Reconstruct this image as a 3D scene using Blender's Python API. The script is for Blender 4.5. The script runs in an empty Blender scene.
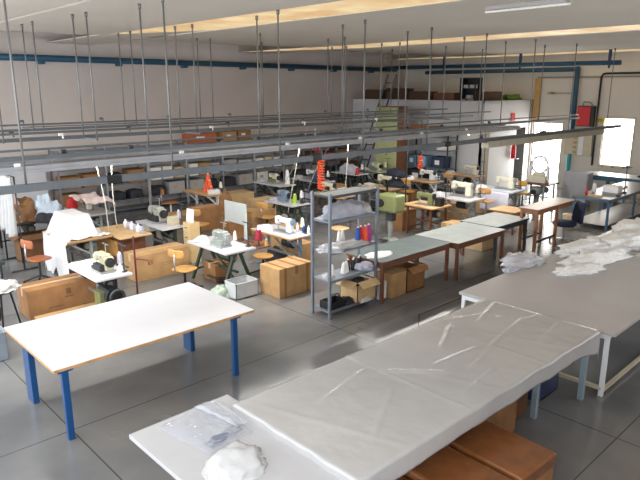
import bpy, bmesh, math, random
from mathutils import Vector, Matrix, noise
random.seed(7)
C = bpy.context.scene.collection
PI = math.pi

# ------------------------------------------------------------------ materials
def srgb(r, g, b):
    f = lambda v: (v/255/12.92) if v/255 <= .04045 else ((v/255+.055)/1.055)**2.4
    return (f(r), f(g), f(b), 1)

_M = {}
def mat(name, rgb, rough=.5, metal=0., vary=.12, scale=6., bump=0., bscale=60., coat=0., alpha=1., spec=.5):
    if name in _M: return _M[name]
    m = bpy.data.materials.new(name); m.use_nodes = True
    nt = m.node_tree; b = nt.nodes['Principled BSDF']
    c = srgb(*rgb)
    tc = nt.nodes.new('ShaderNodeTexCoord')
    if vary > 0:
        n = nt.nodes.new('ShaderNodeTexNoise'); n.inputs['Scale'].default_value = scale; n.inputs['Detail'].default_value = 4
        nt.links.new(tc.outputs['Object'], n.inputs['Vector'])
        r = nt.nodes.new('ShaderNodeValToRGB')
        r.color_ramp.elements[0].position = .3; r.color_ramp.elements[1].position = .7
        r.color_ramp.elements[0].color = tuple(v*(1-vary) for v in c[:3])+(1,)
        r.color_ramp.elements[1].color = tuple(min(1, v*(1+vary)) for v in c[:3])+(1,)
        nt.links.new(n.outputs['Fac'], r.inputs['Fac']); nt.links.new(r.outputs['Color'], b.inputs['Base Color'])
    else:
        b.inputs['Base Color'].default_value = c
    b.inputs['Roughness'].default_value = rough; b.inputs['Metallic'].default_value = metal
    b.inputs['Coat Weight'].default_value = coat; b.inputs['Coat Roughness'].default_value = .15
    b.inputs['Specular IOR Level'].default_value = spec
    if alpha < 1: b.inputs['Alpha'].default_value = alpha
    if bump > 0:
        n2 = nt.nodes.new('ShaderNodeTexNoise'); n2.inputs['Scale'].default_value = bscale; n2.inputs['Detail'].default_value = 6
        nt.links.new(tc.outputs['Object'], n2.inputs['Vector'])
        bp = nt.nodes.new('ShaderNodeBump'); bp.inputs['Strength'].default_value = bump; bp.inputs['Distance'].default_value = .02
        nt.links.new(n2.outputs['Fac'], bp.inputs['Height']); nt.links.new(bp.outputs['Normal'], b.inputs['Normal'])
    _M[name] = m
    return m

def emit(name, rgb, strength):
    if name in _M: return _M[name]
    m = bpy.data.materials.new(name); m.use_nodes = True
    b = m.node_tree.nodes['Principled BSDF']
    b.inputs['Base Color'].default_value = srgb(*rgb); b.inputs['Emission Color'].default_value = srgb(*rgb)
    b.inputs['Emission Strength'].default_value = strength; b.inputs['Roughness'].default_value = .4
    _M[name] = m
    return m

def floor_mat():
    m = bpy.data.materials.new('polished_concrete'); m.use_nodes = True
    nt = m.node_tree; b = nt.nodes['Principled BSDF']; L = nt.links.new
    g = nt.nodes.new('ShaderNodeNewGeometry')
    def N(t, **kw):
        n = nt.nodes.new(t)
        for k, v in kw.items(): setattr(n, k, v)
        return n
    n1 = N('ShaderNodeTexNoise'); n1.inputs['Scale'].default_value = .55; n1.inputs['Detail'].default_value = 2; n1.inputs['Roughness'].default_value = .6
    n2 = N('ShaderNodeTexNoise'); n2.inputs['Scale'].default_value = 3.; n2.inputs['Detail'].default_value = 3
    L(g.outputs['Position'], n1.inputs['Vector']); L(g.outputs['Position'], n2.inputs['Vector'])
    mix = N('ShaderNodeMath', operation='MULTIPLY_ADD'); L(n2.outputs['Fac'], mix.inputs[0]); mix.inputs[1].default_value = .22
    L(n1.outputs['Fac'], mix.inputs[2])
    r = N('ShaderNodeValToRGB')
    e = r.color_ramp.elements
    e[0].position = .40; e[0].color = srgb(92, 94, 96); e[1].position = .84; e[1].color = srgb(128, 126, 122)
    x = r.color_ramp.elements.new(.60); x.color = srgb(108, 109, 110)
    r.color_ramp.interpolation = 'B_SPLINE'
    L(mix.outputs[0], r.inputs['Fac'])
    # saw-cut joints every 4.14 m
    sp = N('ShaderNodeSeparateXYZ'); L(g.outputs['Position'], sp.inputs[0])
    def joint(out, off):
        a = N('ShaderNodeMath', operation='SUBTRACT'); L(out, a.inputs[0]); a.inputs[1].default_value = off - 2.07
        w = N('ShaderNodeMath', operation='PINGPONG'); L(a.outputs[0], w.inputs[0]); w.inputs[1].default_value = 2.07
        c = N('ShaderNodeMath', operation='GREATER_THAN'); L(w.outputs[0], c.inputs[0]); c.inputs[1].default_value = 2.07 - .007
        return c
    jx = joint(sp.outputs['X'], 2.07); jy = joint(sp.outputs['Y'], 6.1)
    mx = N('ShaderNodeMath', operation='MAXIMUM'); L(jx.outputs[0], mx.inputs[0]); L(jy.outputs[0], mx.inputs[1])
    mc = N('ShaderNodeMixRGB'); L(mx.outputs[0], mc.inputs['Fac']); L(r.outputs['Color'], mc.inputs['Color1']); mc.inputs['Color2'].default_value = srgb(66, 66, 67)
    L(mc.outputs[0], b.inputs['Base Color'])
    rr = N('ShaderNodeMapRange'); L(n1.outputs['Fac'], rr.inputs['Value']); rr.inputs['From Min'].default_value = .15; rr.inputs['From Max'].default_value = .85; rr.interpolation_type = 'SMOOTHSTEP'
    rr.inputs['To Min'].default_value = .12; rr.inputs['To Max'].default_value = .30
    L(rr.outputs[0], b.inputs['Roughness'])
    b.inputs['Specular IOR Level'].default_value = .6
    return m

card = [mat('cardboard_tan', (170, 134, 90), .75, vary=.16, scale=5, bump=.15, bscale=20),
        mat('cardboard_brown', (148, 106, 66), .75, vary=.16, scale=5, bump=.15, bscale=20),
        mat('cardboard_pale', (192, 162, 118), .75, vary=.12, scale=5, bump=.15, bscale=20),
        mat('cardboard_dark', (112, 78, 50), .75, vary=.18, scale=5, bump=.15, bscale=20)]
card_orange = mat('cardboard_waxed', (122, 74, 38), .34, vary=.22, scale=7, bump=.15, bscale=12, coat=.25)
tape = mat('packing_tape', (150, 106, 60), .25, vary=.05)
tape_pale = mat('clear_tape', (205, 180, 140), .25, vary=.05)
white_lam = mat('white_laminate', (196, 196, 200), .28, vary=.03, scale=3)
grey_lam = mat('grey_laminate', (174, 171, 170), .33, vary=.05, scale=2)
green_lino = mat('green_grey_linoleum', (116, 130, 132), .22, vary=.1, scale=4)
pale_lino = mat('pale_grey_linoleum', (184, 192, 190), .24, vary=.08, scale=4)
wood_edge = mat('plywood_edge', (186, 138, 84), .5, vary=.2, scale=12)
wood_top = mat('worn_wood_top', (206, 172, 126), .42, vary=.16, scale=7)
wood_ply = mat('honey_plywood', (194, 146, 84), .4, vary=.15, scale=8)
wood_red = mat('reddish_plywood', (164, 94, 54), .4, vary=.15, scale=8)
wood_dark = mat('brown_stained_wood', (106, 68, 48), .45, vary=.2, scale=10)
wood_mid = mat('mid_brown_wood', (140, 94, 62), .45, vary=.2, scale=10)
blue_paint = mat('blue_painted_steel', (16, 66, 116), .35, vary=.06)
pipe_blue = mat('blue_pipe_paint', (34, 78, 104), .4, vary=.08)
teal_paint = mat('teal_paint', (30, 140, 150), .4, vary=.06)
bench_blue = mat('blue_grey_steel', (66, 98, 128), .4, vary=.08)
pale_blue = mat('pale_blue_grey_steel', (140, 156, 166), .4, vary=.08)
grey_steel = mat('grey_shelf_steel', (122, 130, 140), .38, metal=.35, vary=.08)
dark_steel = mat('dark_grey_steel', (64, 68, 72), .42, metal=.4, vary=.1)
rail_grey = mat('rail_grey_paint', (104, 110, 115), .42, metal=.2, vary=.1)
rail_light = mat('galvanised_trough', (172, 174, 178), .4, metal=.2, vary=.1)
rail_beige = mat('beige_trough', (170, 164, 146), .45, vary=.1)
rod_steel = mat('rod_steel', (124, 125, 124), .4, metal=.4, vary=.1)
black = mat('black_paint', (28, 28, 30), .45, vary=.1)
black_rub = mat('black_rubber', (36, 37, 40), .6, vary=.15)
green_dark = mat('dark_green_enamel', (46, 62, 48), .4, vary=.12)
olive = mat('olive_enamel', (116, 122, 80), .4, vary=.1)
green_mach = mat('sage_green_enamel', (128, 150, 96), .4, vary=.1)
cream = mat('cream_enamel', (216, 212, 192), .35, vary=.06)
white_en = mat('white_enamel', (226, 228, 230), .3, vary=.04)
grey_en = mat('grey_green_enamel', (140, 148, 144), .38, vary=.1)
bluegrey_en = mat('blue_grey_enamel', (118, 138, 158), .38, vary=.1)
silver = mat('bare_steel', (176, 178, 180), .28, metal=.7, vary=.08)
lime = mat('lime_green_thread', (150, 190, 50), .7, vary=.1)
maroon = mat('maroon_thread', (140, 24, 48), .7, vary=.1)
orange_p = mat('orange_plastic', (232, 88, 36), .4, vary=.08)
white_thr = mat('white_thread', (232, 230, 226), .8, vary=.04)
red_p = mat('red_paint', (205, 28, 30), .35, vary=.06)
red_thr = mat('red_thread', (206, 40, 48), .7, vary=.08)
blue_thr = mat('blue_thread', (30, 80, 160), .7, vary=.08)
pink_thr = mat('magenta_thread', (190, 60, 150), .7, vary=.08)
navy = mat('navy_upholstery', (28, 38, 66), .8, vary=.15, bump=.1)
white_cloth = mat('white_cloth', (188, 188, 188), .85, vary=.04, bump=.25, bscale=18)
knit_white = mat('white_tulle', (228, 228, 226), .8, vary=.06, bump=.9, bscale=16)
grey_cloth = mat('grey_lilac_cloth', (176, 178, 192), .8, vary=.14, bump=.4, bscale=14)
brown_cloth = mat('brown_cloth', (132, 96, 62), .85, vary=.3, scale=9, bump=.4, bscale=14)
pink_cloth = mat('dusty_pink_cloth', (204, 184, 180), .85, vary=.14, bump=.4, bscale=14)
bluewhite_bag = mat('pale_blue_plastic', (196, 212, 228), .3, vary=.12, scale=9, bump=.3, bscale=10)
film = mat('clear_plastic_film', (206, 210, 218), .08, vary=.05, bump=.6, bscale=12, alpha=.24)
film_heap = mat('crumpled_film', (214, 216, 222), .15, vary=.08, bump=.8, bscale=12, alpha=.6)
film_over = mat('milky_plastic_sheet', (172, 171, 170), .2, vary=.07, scale=1.5, bump=.3, bscale=7, spec=.7)
bin_plastic = mat('translucent_bin_plastic', (196, 198, 200), .3, vary=.08)
bluegrey_plastic = mat('blue_grey_plastic', (132, 142, 152), .4, vary=.1)
wall_up = mat('wall_plaster', (208, 198, 192), .9, vary=.05, scale=.8, bump=.05, bscale=30)
wall_right_m = mat('wall_panel_white', (212, 206, 196), .7, vary=.04, scale=.8)
office_m = mat('partition_white', (206, 206, 208), .6, vary=.03, scale=1)
ceil_m = mat('ceiling_concrete', (204, 197, 186), .9, vary=.05, scale=.6)
paper = mat('white_paper', (236, 236, 238), .7, vary=.03)
green_cab = mat('pale_green_cabinet', (172, 178, 128), .5, vary=.06)
brown_cab = mat('brown_cabinet_side', (118, 78, 54), .5, vary=.12)
lavender = mat('pale_lavender_cloth', (214, 214, 230), .8, vary=.06, bump=.3, bscale=12)
orange_box = mat('orange_box_print', (176, 96, 56), .6, vary=.15)
white_box = mat('white_carton_board', (226, 224, 216), .6, vary=.08)
blue_box = mat('blue_fabric_bolt', (44, 60, 90), .7, vary=.2)
red_dark = mat('dark_red_board', (128, 44, 38), .6, vary=.2)
dark_stuff = mat('charcoal_fabric', (48, 50, 56), .8, vary=.25)
beige_box = mat('beige_metal_box', (196, 186, 160), .5, vary=.06)
yellow_p = mat('yellow_sign', (214, 184, 40), .5, vary=.05)

# ------------------------------------------------------------------ mesh helpers
class MB:
    def __init__(self): self.bm = bmesh.new()
    def box(self, cx, cy, cz, sx, sy, sz, rz=0., rx=0., ry=0.):
        M = Matrix.Translation((cx, cy, cz)) @ Matrix.Rotation(rz, 4, 'Z') @ Matrix.Rotation(ry, 4, 'Y') @ Matrix.Rotation(rx, 4, 'X') @ Matrix.Diagonal((sx, sy, sz, 1))
        bmesh.ops.create_cube(self.bm, size=1, matrix=M); return self
    def bb(self, x0, x1, y0, y1, z0, z1):
        return self.box((x0+x1)/2, (y0+y1)/2, (z0+z1)/2, abs(x1-x0), abs(y1-y0), abs(z1-z0))
    def cyl(self, p0, p1, r, n=12, r2=None):
        p0 = Vector(p0); p1 = Vector(p1); d = p1-p0
        M = Matrix.Translation((p0+p1)/2) @ d.to_track_quat('Z', 'Y').to_matrix().to_4x4()
        bmesh.ops.create_cone(self.bm, cap_ends=True, segments=n, radius1=r, radius2=r if r2 is None else r2, depth=d.length, matrix=M); return self
    def bar(self, p0, p1, w, h=None):
        p0 = Vector(p0); p1 = Vector(p1); d = p1-p0
        q = d.to_track_quat('Z', 'Y')
        M = Matrix.Translation((p0+p1)/2) @ q.to_matrix().to_4x4() @ Matrix.Diagonal((w, h or w, d.length, 1))
        bmesh.ops.create_cube(self.bm, size=1, matrix=M); return self
    def ball(self, c, r, sx=1, sy=1, sz=1, n=12):
        M = Matrix.Translation(c) @ Matrix.Diagonal((sx, sy, sz, 1))
        bmesh.ops.create_uvsphere(self.bm, u_segments=n, v_segments=max(6, n*2//3), radius=r, matrix=M); return self
    def lathe(self, prof, c=(0, 0, 0), n=16):
        bm = self.bm; rings = []
        for r, z in prof:
            rings.append([bm.verts.new((c[0]+r*math.cos(2*PI*i/n), c[1]+r*math.sin(2*PI*i/n), c[2]+z)) for i in range(n)])
        for a, b in zip(rings, rings[1:]):
            for i in range(n): bm.faces.new((a[i], a[(i+1) % n], b[(i+1) % n], b[i]))
        bm.faces.new(rings[0][::-1]); bm.faces.new(rings[-1]); return self
    def tube(self, pts, r, n=8):
        bm = self.bm; pts = [Vector(p) for p in pts]; rings = []
        up = Vector((0, 0, 1))
        for i, p in enumerate(pts):
            t = (pts[min(i+1, len(pts)-1)]-pts[max(i-1, 0)]).normalized()
            ref = up if abs(t.dot(up)) < .95 else Vector((1, 0, 0))
            a = t.cross(ref).normalized(); b = t.cross(a).normalized()
            rings.append([bm.verts.new(p+(a*math.cos(2*PI*k/n)+b*math.sin(2*PI*k/n))*r) for k in range(n)])
        for A, B in zip(rings, rings[1:]):
            for k in range(n): bm.faces.new((A[k], A[(k+1) % n], B[(k+1) % n], B[k]))
        bm.faces.new(rings[0][::-1]); bm.faces.new(rings[-1]); return self
    def prism(self, pts, z0, z1):
        bm = self.bm
        a = [bm.verts.new((x, y, z0)) for x, y in pts]; b = [bm.verts.new((x, y, z1)) for x, y in pts]
        bm.faces.new(a[::-1]); bm.faces.new(b); n = len(pts)
        for i in range(n): bm.faces.new((a[i], a[(i+1) % n], b[(i+1) % n], b[i]))
        return self
    def grid(self, fn, nu, nv):
        bm = self.bm
        V = [[bm.verts.new(fn(i/nu, j/nv)) for j in range(nv+1)] for i in range(nu+1)]
        for i in range(nu):
            for j in range(nv): bm.faces.new((V[i][j], V[i+1][j], V[i+1][j+1], V[i][j+1]))
        return self
    def torus(self, c, R, r, axis='X', n=28, k=10):
        bm = self.bm; rings = []
        for i in range(n):
            a = 2*PI*i/n; ring = []
            for j in range(k):
                b = 2*PI*j/k; q = R+r*math.cos(b); s = r*math.sin(b)
                p = {'X': (s, q*math.cos(a), q*math.sin(a)), 'Y': (q*math.cos(a), s, q*math.sin(a)), 'Z': (q*math.cos(a), q*math.sin(a), s)}[axis]
                ring.append(bm.verts.new(Vector(c)+Vector(p)))
            rings.append(ring)
        for i in range(n):
            A, B = rings[i], rings[(i+1) % n]
            for j in range(k): bm.faces.new((A[j], A[(j+1) % k], B[(j+1) % k], B[j]))
        return self
    def done(self, name, m, parent=None, smooth=False, bevel=0., seg=2, solid=0., loc=None, sub=0):
        me = bpy.data.meshes.new(name)
        bmesh.ops.recalc_face_normals(self.bm, faces=self.bm.faces)
        if loc is None and parent is None:          # a top-level mesh: origin at its base
            lo = [min(v.co[k] for v in self.bm.verts) for k in range(3)]; hi = [max(v.co[k] for v in self.bm.verts) for k in range(3)]
            loc = ((lo[0]+hi[0])/2, (lo[1]+hi[1])/2, lo[2])
            bmesh.ops.translate(self.bm, vec=-Vector(loc), verts=self.bm.verts)
        self.bm.to_mesh(me); self.bm.free()
        me.materials.append(m)
        if smooth:
            for p in me.polygons: p.use_smooth = True
        o = bpy.data.objects.new(name, me); C.objects.link(o)
        if loc: o.location = loc
        if parent: o.parent = parent
        if bevel > 0:
            b = o.modifiers.new('edge', 'BEVEL'); b.width = bevel; b.segments = seg; b.limit_method = 'ANGLE'
        if solid:
            s = o.modifiers.new('thick', 'SOLIDIFY'); s.thickness = solid; s.offset = 1
        if sub:
            s = o.modifiers.new('smooth', 'SUBSURF'); s.levels = sub; s.render_levels = sub
        return o

LABELS = {}
def tag(o, label, cat, group=None, kind=None):
    o['label'] = label; o['category'] = cat
    if group: o['group'] = group
    if kind: o['kind'] = kind
    LABELS.setdefault(label, []).append(o.name)
    return o
def thing(name, label, cat, loc=(0, 0, 0), rz=0., group=None):
    o = bpy.data.objects.new(name, None); o.empty_display_size = .1; C.objects.link(o)
    o.location = loc; o.rotation_euler = (0, 0, rz)
    return tag(o, label, cat, group)
def dup(root, loc, rz, label=None, group=None):
    r = root.copy(); C.objects.link(r); r.location = loc; r.rotation_euler = (0, 0, rz)
    if label: r['label'] = label; LABELS.setdefault(label, []).append(r.name)
    if group: r['group'] = group
    for ch in list(root.children):
        c = ch.copy(); C.objects.link(c); c.parent = r
        for g in list(ch.children):
            d = g.copy(); C.objects.link(d); d.parent = c
    return r
def struct(o): o['kind'] = 'structure'; return o
def nz(x, y, z=0., s=1.): return noise.noise(Vector((x*s, y*s, z*s)))
def loft(rings, m, name, parent=None, loc=None):
    """closed skin over rings of points"""
    mb = MB(); bm = mb.bm
    R = [[bm.verts.new(p) for p in r] for r in rings]
    n = len(R[0])
    for a, b in zip(R, R[1:]):
        for i in range(n): bm.faces.new((a[i], a[(i+1) % n], b[(i+1) % n], b[i]))
    bm.faces.new(R[0][::-1]); bm.faces.new(R[-1])
    return mb.done(name, m, parent, smooth=True, loc=loc)
def heap(name, m, cx, cy, z, rx, ry, h, seed=0, rough=.35, parent=None, rz=0., n=26, k=3., boxy=1.):
    """a crumpled closed mound of cloth resting on z"""
    mb = MB(); bm = mb.bm
    bmesh.ops.create_icosphere(bm, subdivisions=4, radius=1)
    for v in bm.verts:
        p = v.co.copy()
        if boxy < 1: p = Vector([math.copysign(abs(c)**boxy, c) for c in p])
        d = 1+rough*(noise.noise(p*k*.5+Vector((seed*3.1, 0, 0)))+.6*noise.noise(p*k+Vector((seed, 5, 0)))+.35*noise.noise(p*k*2.2+Vector((seed, 0, 9))))
        q = Vector((p.x*rx*d, p.y*ry*d, max(p.z, -.05)*h*d*(1 if p.z > 0 else .2)))
        q.rotate(Matrix.Rotation(rz, 3, 'Z'))
        v.co = q
    lo = min(v.co.z for v in bm.verts)
    for v in bm.verts: v.co.z -= lo
    if parent is None:
        return mb.done(name, m, None, smooth=True, loc=(cx, cy, z))
    for v in bm.verts: v.co += Vector((cx, cy, z))
    return mb.done(name, m, parent, smooth=True)

# ------------------------------------------------------------------ the setting
XW, YW, ZC = 22.0, 17.6, 4.8
X0, Y0 = -1.5, -2.0
o = MB().bb(X0, XW, Y0, YW, -.1, 0).done('floor', floor_mat(), loc=(0, 0, 0)); struct(o)
# ceiling: precast elements running along Y with skylight slots between them, lifting a little towards the back wall
CX0, CY0 = .6, .3
def zc(y): return ZC if y < 13.9 else ZC+(y-13.9)*.07
cm = MB()
def ceil_strip(x0, x1, arch):
    nx = 8
    def fn(u, v):
        y = CY0+(YW-CY0)*v; x = x0+(x1-x0)*u
        return (x, y, zc(y)-arch*math.sin(PI*u)+.0)
    cm.grid(fn, nx, 24)
    cm.bb(x0, x0+.04, CY0, 13.2, ZC, ZC+.35); cm.bb(x1-.04, x1, CY0, 13.2, ZC, ZC+.35)
for a, b in ((CX0, 3.78), (3.86, 6.42), (7.62, 12.84), (14.1, 20.6), (21.7, XW)):
    ceil_strip(a, b, .0)
o = cm.done('ceiling', ceil_m, loc=(0, 0, 0)); struct(o)
cm = MB()
cm.bb(CX0, XW, CY0, YW, ZC+1.1, ZC+1.15)
o = cm.done('ceiling', ceil_m, loc=(0, 0, 0)); struct(o)
sky_m = bpy.data.materials.new('skylight_fibreglass'); sky_m.use_nodes = True
nt = sky_m.node_tree; b = nt.nodes['Principled BSDF']
tc = nt.nodes.new('ShaderNodeTexCoord'); nn = nt.nodes.new('ShaderNodeTexNoise'); nn.inputs['Scale'].default_value = 1.6; nn.inputs['Detail'].default_value = 5
rp = nt.nodes.new('ShaderNodeValToRGB'); rp.color_ramp.elements[0].position = .35; rp.color_ramp.elements[1].position = .65
rp.color_ramp.elements[0].color = srgb(200, 166, 118); rp.color_ramp.elements[1].color = srgb(226, 202, 160)
nt.links.new(tc.outputs['Object'], nn.inputs['Vector']); nt.links.new(nn.outputs['Fac'], rp.inputs['Fac'])
nt.links.new(rp.outputs['Color'], b.inputs['Emission Color']); nt.links.new(rp.outputs['Color'], b.inputs['Base Color'])
b.inputs['Emission Strength'].default_value = .55
for i, (a, bx, tip) in enumerate(((6.42, 7.62, 13.9), (12.84, 14.1, 17.0), (20.6, 21.7, 17.0))):
    mb = MB(); mb.prism([(a, CY0), (bx, CY0), (bx, 11.3 if i == 0 else 13.2), (a, tip)], ZC+.01, ZC+.02)
    o = mb.done('window_%d' % (i+3), sky_m, loc=(0, 0, 0)); struct(o)
    mb = MB(); mb.prism([(a, tip), (bx, 11.3 if i == 0 else 13.2), (bx, YW), (a, YW)], ZC+.02, ZC+.04)
    for y in (1.5, 5.0, 8.5): mb.bb(a, bx, y, y+.05, ZC+.02, ZC+.06)
    o = mb.done('trim_%d' % (i+1), ceil_m, loc=(0, 0, 0)); struct(o)
mb = MB(); mb.bb(3.78, 3.86, CY0, YW, ZC+.05, ZC+.07)
o = mb.done('trim_4', mat('joint_light', (205, 200, 192), .8, vary=.02), loc=(0, 0, 0)); struct(o)
o = MB().bb(CX0, XW+.2, YW, YW+.2, 0, 6).done('wall_back', wall_up, loc=(0, 0, 0)); struct(o)
o = MB().bb(2.8, 8.2, .1, .3, 0, 6).bb(15.5, XW+.25, .1, .3, 0, 6).bb(8.2, 15.5, .1, .3, 0, 1.1).bb(8.2, 15.5, .1, .3, 3.2, 6).done('shade_wall_front', wall_up, loc=(0, 0, 0)); struct(o)  # unseen wall added to shade the near floor; its gap admits daylight
# right wall with a doorway and a window
DY0, DY1, DZ = 10.2, 11.35, 2.35
WY0, WY1, WZ0, WZ1 = 7.72, 8.72, 1.0, 2.6
mb = MB()
mb.bb(XW, XW+.25, Y0, WY0, 0, 6); mb.bb(XW, XW+.25, WY1, DY0, 0, 6); mb.bb(XW, XW+.25, DY1, YW+.2, 0, 6)
mb.bb(XW, XW+.25, WY0, WY1, 0, WZ0); mb.bb(XW, XW+.25, WY0, WY1, WZ1, 6); mb.bb(XW, XW+.25, DY0, DY1, DZ, 6)
o = mb.done('wall_right', wall_right_m, loc=(0, 0, 0)); struct(o)
daylight = emit('daylit_glass', (255, 252, 246), 8.0)
win = struct(MB().bb(XW+.12, XW+.13, WY0, WY1, WZ0, WZ1).done('window_1', daylight, loc=(0, 0, 0)))
f = MB()
f.bb(XW-.02, XW+.1, WY0-.07, WY0, WZ0-.07, WZ1+.07).bb(XW-.02, XW+.1, WY1, WY1+.07, WZ0-.07, WZ1+.07)
f.bb(XW-.02, XW+.1, WY0, WY1, WZ1, WZ1+.07).bb(XW-.04, XW+.1, WY0-.07, WY1+.07, WZ0-.1, WZ0)
f.done('window_frame', mat('window_frame_cream', (206, 196, 178), .5), win)
s = MB()
for y in (WY0+.15, WY0+.5, WY0+.85): s.cyl((XW-.04, y, WZ0-.03), (XW-.11, y, WZ0-.03), .05, 10)
s.done('window_sill_fitting', mat('fitting_grey', (150, 140, 128), .5), win)
dr = struct(MB().bb(XW+.12, XW+.13, DY0, DY1, .02, DZ).done('door_1', daylight, loc=(0, 0, 0)))
f = MB(); f.bb(XW-.02, XW+.12, DY0-.06, DY0, 0, DZ+.06).bb(XW-.02, XW+.12, DY1, DY1+.05, 0, DZ+.06).bb(XW-.02, XW+.12, DY0, DY1, DZ, DZ+.06)
f.bb(XW+.06, XW+.12, (DY0+DY1)/2-.02, (DY0+DY1)/2+.02, 0, DZ)
f.done('door_frame', mat('door_frame_white', (216, 212, 206), .5), dr)
# wall lining and its brown corner post
mb = MB(); mb.bb(XW-.04, XW, 3, 11.3, 3.98, 4.04)
struct(mb.done('trim_5', mat('lining_top', (150, 136, 118), .6), loc=(0, 0, 0)))
mb = MB(); mb.bb(XW-.1, XW, 11.16, 11.36, 2.4, 4.0)
struct(mb.done('trim_6', mat('ochre_post', (196, 158, 100), .6), loc=(0, 0, 0)))
mb = MB(); mb.bb(X0, XW, YW-.04, YW, 4.86, 4.93)
struct(mb.done('trim_7', wall_up, loc=(0, 0, 0)))
# office box built into the back corner
OX, OY, OZ = 18.6, 11.42, 3.2
mb = MB(); mb.bb(OX, OX+.12, OY, YW, 0, OZ); mb.bb(OX, XW, OY, OY+.12, 2.2, OZ); mb.bb(OX, OX+.18, OY, OY+.12, 0, 2.2)
mb.bb(OX+.42, OX+2.3, OY, OY+.12, 0, 2.2); mb.bb(OX+2.98, XW, OY, OY+.12, 0, 2.2); mb.bb(OX, XW, OY, YW, OZ-.1, OZ)
struct(mb.done('wall_office', office_m, loc=(0, 0, 0)))
mb = MB(); mb.bb(OX+.18, OX+.42, OY-.03, OY+.15, 0, 2.25)
struct(mb.done('trim_8', mat('brown_jamb', (122, 100, 72), .55), loc=(0, 0, 0)))
d2 = struct(MB().bb(OX+2.3, OX+2.98, OY+.02, OY+.08, 0, 2.2).done('shade_panel', mat('dark_grey_shade', (46, 44, 44), .9, spec=.05), loc=(0, 0, 0)))  # dark panel standing in for the shade at this end of the office front
MB().cyl((OX+2.4, OY+.02, 1.05), (OX+2.4, OY-.05, 1.05), .02).cyl((OX+2.4, OY-.05, 1.05), (OX+2.52, OY-.05, 1.05), .014).done('shade_panel_handle', silver, d2)  # handle added on the dark shade panel

# ------------------------------------------------------------------ pipes on the walls
t = thing('heating_pipe', 'long blue pipe running high along the back wall', 'pipe', (0, 17.35, 4.4))
MB().cyl((X0, 0, 0), (21.0, 0, 0), .085, 14).done('pipe_run', pipe_blue, t, smooth=True)
for x in (4.1, 6.2, 8.4, 10.6, 12.9, 15.1, 17.3, 19.5):
    MB().bb(x-.05, x+.05, -.03, .24, -.15, -.07).done('pipe_bracket', pipe_blue, t)
t = thing('sprinkler_pipe', 'upper blue pipe hung under the ceiling along the window wall', 'pipe', (20.2, 7.7, 4.40))
MB().cyl((0, 0, 0), (0, 9.5, .06), .075, 14).done('pipe_run', pipe_blue, t, smooth=True)
for y in (.35, 3.4, 6.6):
    MB().cyl((0, y, .0), (0, y, .42), .05, 10).cyl((0, y, -.16), (0, y, -.02), .035, 8, ).done('pipe_hanger', mat('pipe_navy', (30, 60, 92), .4), t)
t = thing('drop_pipe', 'blue pipe turning down the window wall to the red hose cabinet', 'pipe', (21.8, 9.75, 0))
MB().cyl((0, 0, 4.28), (0, 6.6, 4.28), .08, 12).cyl((0, 0, 4.36), (0, 0, 2.1), .085, 12).ball((0, 0, 4.28), .1).done('pipe_run', pipe_blue, t, smooth=True)
MB().cyl((0, 0, 1.3), (0, 0, .2), .075, 12).done('lower_pipe', teal_paint, t, smooth=True)
t = thing('conduit', 'thin black conduit bent down the wall beside the bright window', 'conduit', (21.92, 8.95, 0))
MB().tube([(0, 0, .95), (0, 0, 4.02), (0, -.05, 4.1), (0, -.15, 4.12), (0, -6, 4.12)], .035).done('conduit_run', black, t, smooth=True)
t = thing('hose_cabinet', 'red fire hose cabinet on the wall above the fuse panel', 'cabinet', (21.86, 9.36, 2.3))
MB().bb(-.02, .14, -.32, .26, 0, .72).done('cabinet_frame', black, t)
MB().bb(-.06, -.02, -.2, .26, .03, .69).done('door', red_p, t, bevel=.01)
MB().tube([(-.02, .1, .72), (-.05, .05, .85), (-.02, -.15, .85), (0, -.25, .74)], .02).done('hose', mat('hose_grey', (150, 140, 128), .6), t, smooth=True)
t = thing('fuse_panel', 'beige electrical panel on the wall under the red cabinet', 'electrical panel', (21.86, 9.52, 1.26))
MB().bb(0, .14, -.5, .48, 0, .76).done('enclosure', beige_box, t, bevel=.012)
MB().bb(-.03, 0, -.22, -.04, .02, .7).done('cover', white_en, t, bevel=.006)
m_ = MB()
for k in range(4): m_.bb(-.02, 0, .03, .15, .08+k*.17, .17+k*.17)
m_.done('switch_row', mat('switch_tan', (170, 146, 110), .5), t)
t = thing('caution_sign', 'small yellow sign on the wall beside the thin black conduit', 'sign', (21.97, 8.9, 2.46))
MB().bb(0, .02, -.2, .2, 0, .15).done('plate', yellow_p, t)
MB().bb(-.004, 0, -.15, .15, .045, .06).bb(-.004, 0, -.12, .12, .09, .105).done('printed_line', black, t)
t = thing('fire_extinguisher', 'red fire extinguisher hung on the white office wall', 'fire extinguisher', (20.6, 11.31, 1.1))
MB().lathe([(.075, 0), (.085, .03), (.085, .42), (.06, .5), (.03, .53)], n=16).done('cylinder_body', red_p, t, smooth=True)
MB().cyl((0, 0, .53), (0, 0, .6), .025).bb(-.02, .1, -.015, .015, .58, .61).done('valve', black, t)
MB().tube([(.03, 0, .57), (.11, -.02, .5), (.1, -.03, .25)], .012).done('hose', black, t, smooth=True)
tag(MB().bb(20.4, 20.66, 11.39, 11.41, 2.42, 2.74).done('safety_sign', red_p), 'red square sign on the upper white office wall', 'sign')
t = thing('wall_conduit', 'thin conduit loop with round lamp on the white lining above the bright door', 'conduit', (21.93, 10.4, 0))
MB().tube([(0, .2, 3.45), (0, -.42, 3.45), (0, -.46, 3.40), (0, -.46, 2.4)], .02).done('conduit_run', mat('conduit_beige', (170, 162, 146), .5), t, smooth=True)
MB().lathe([(.16, 0), (.14, .05), (.05, .08)], (0, .3, 3.42)).done('lamp_dome', mat('lamp_grey', (140, 136, 120), .5), t)

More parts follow.
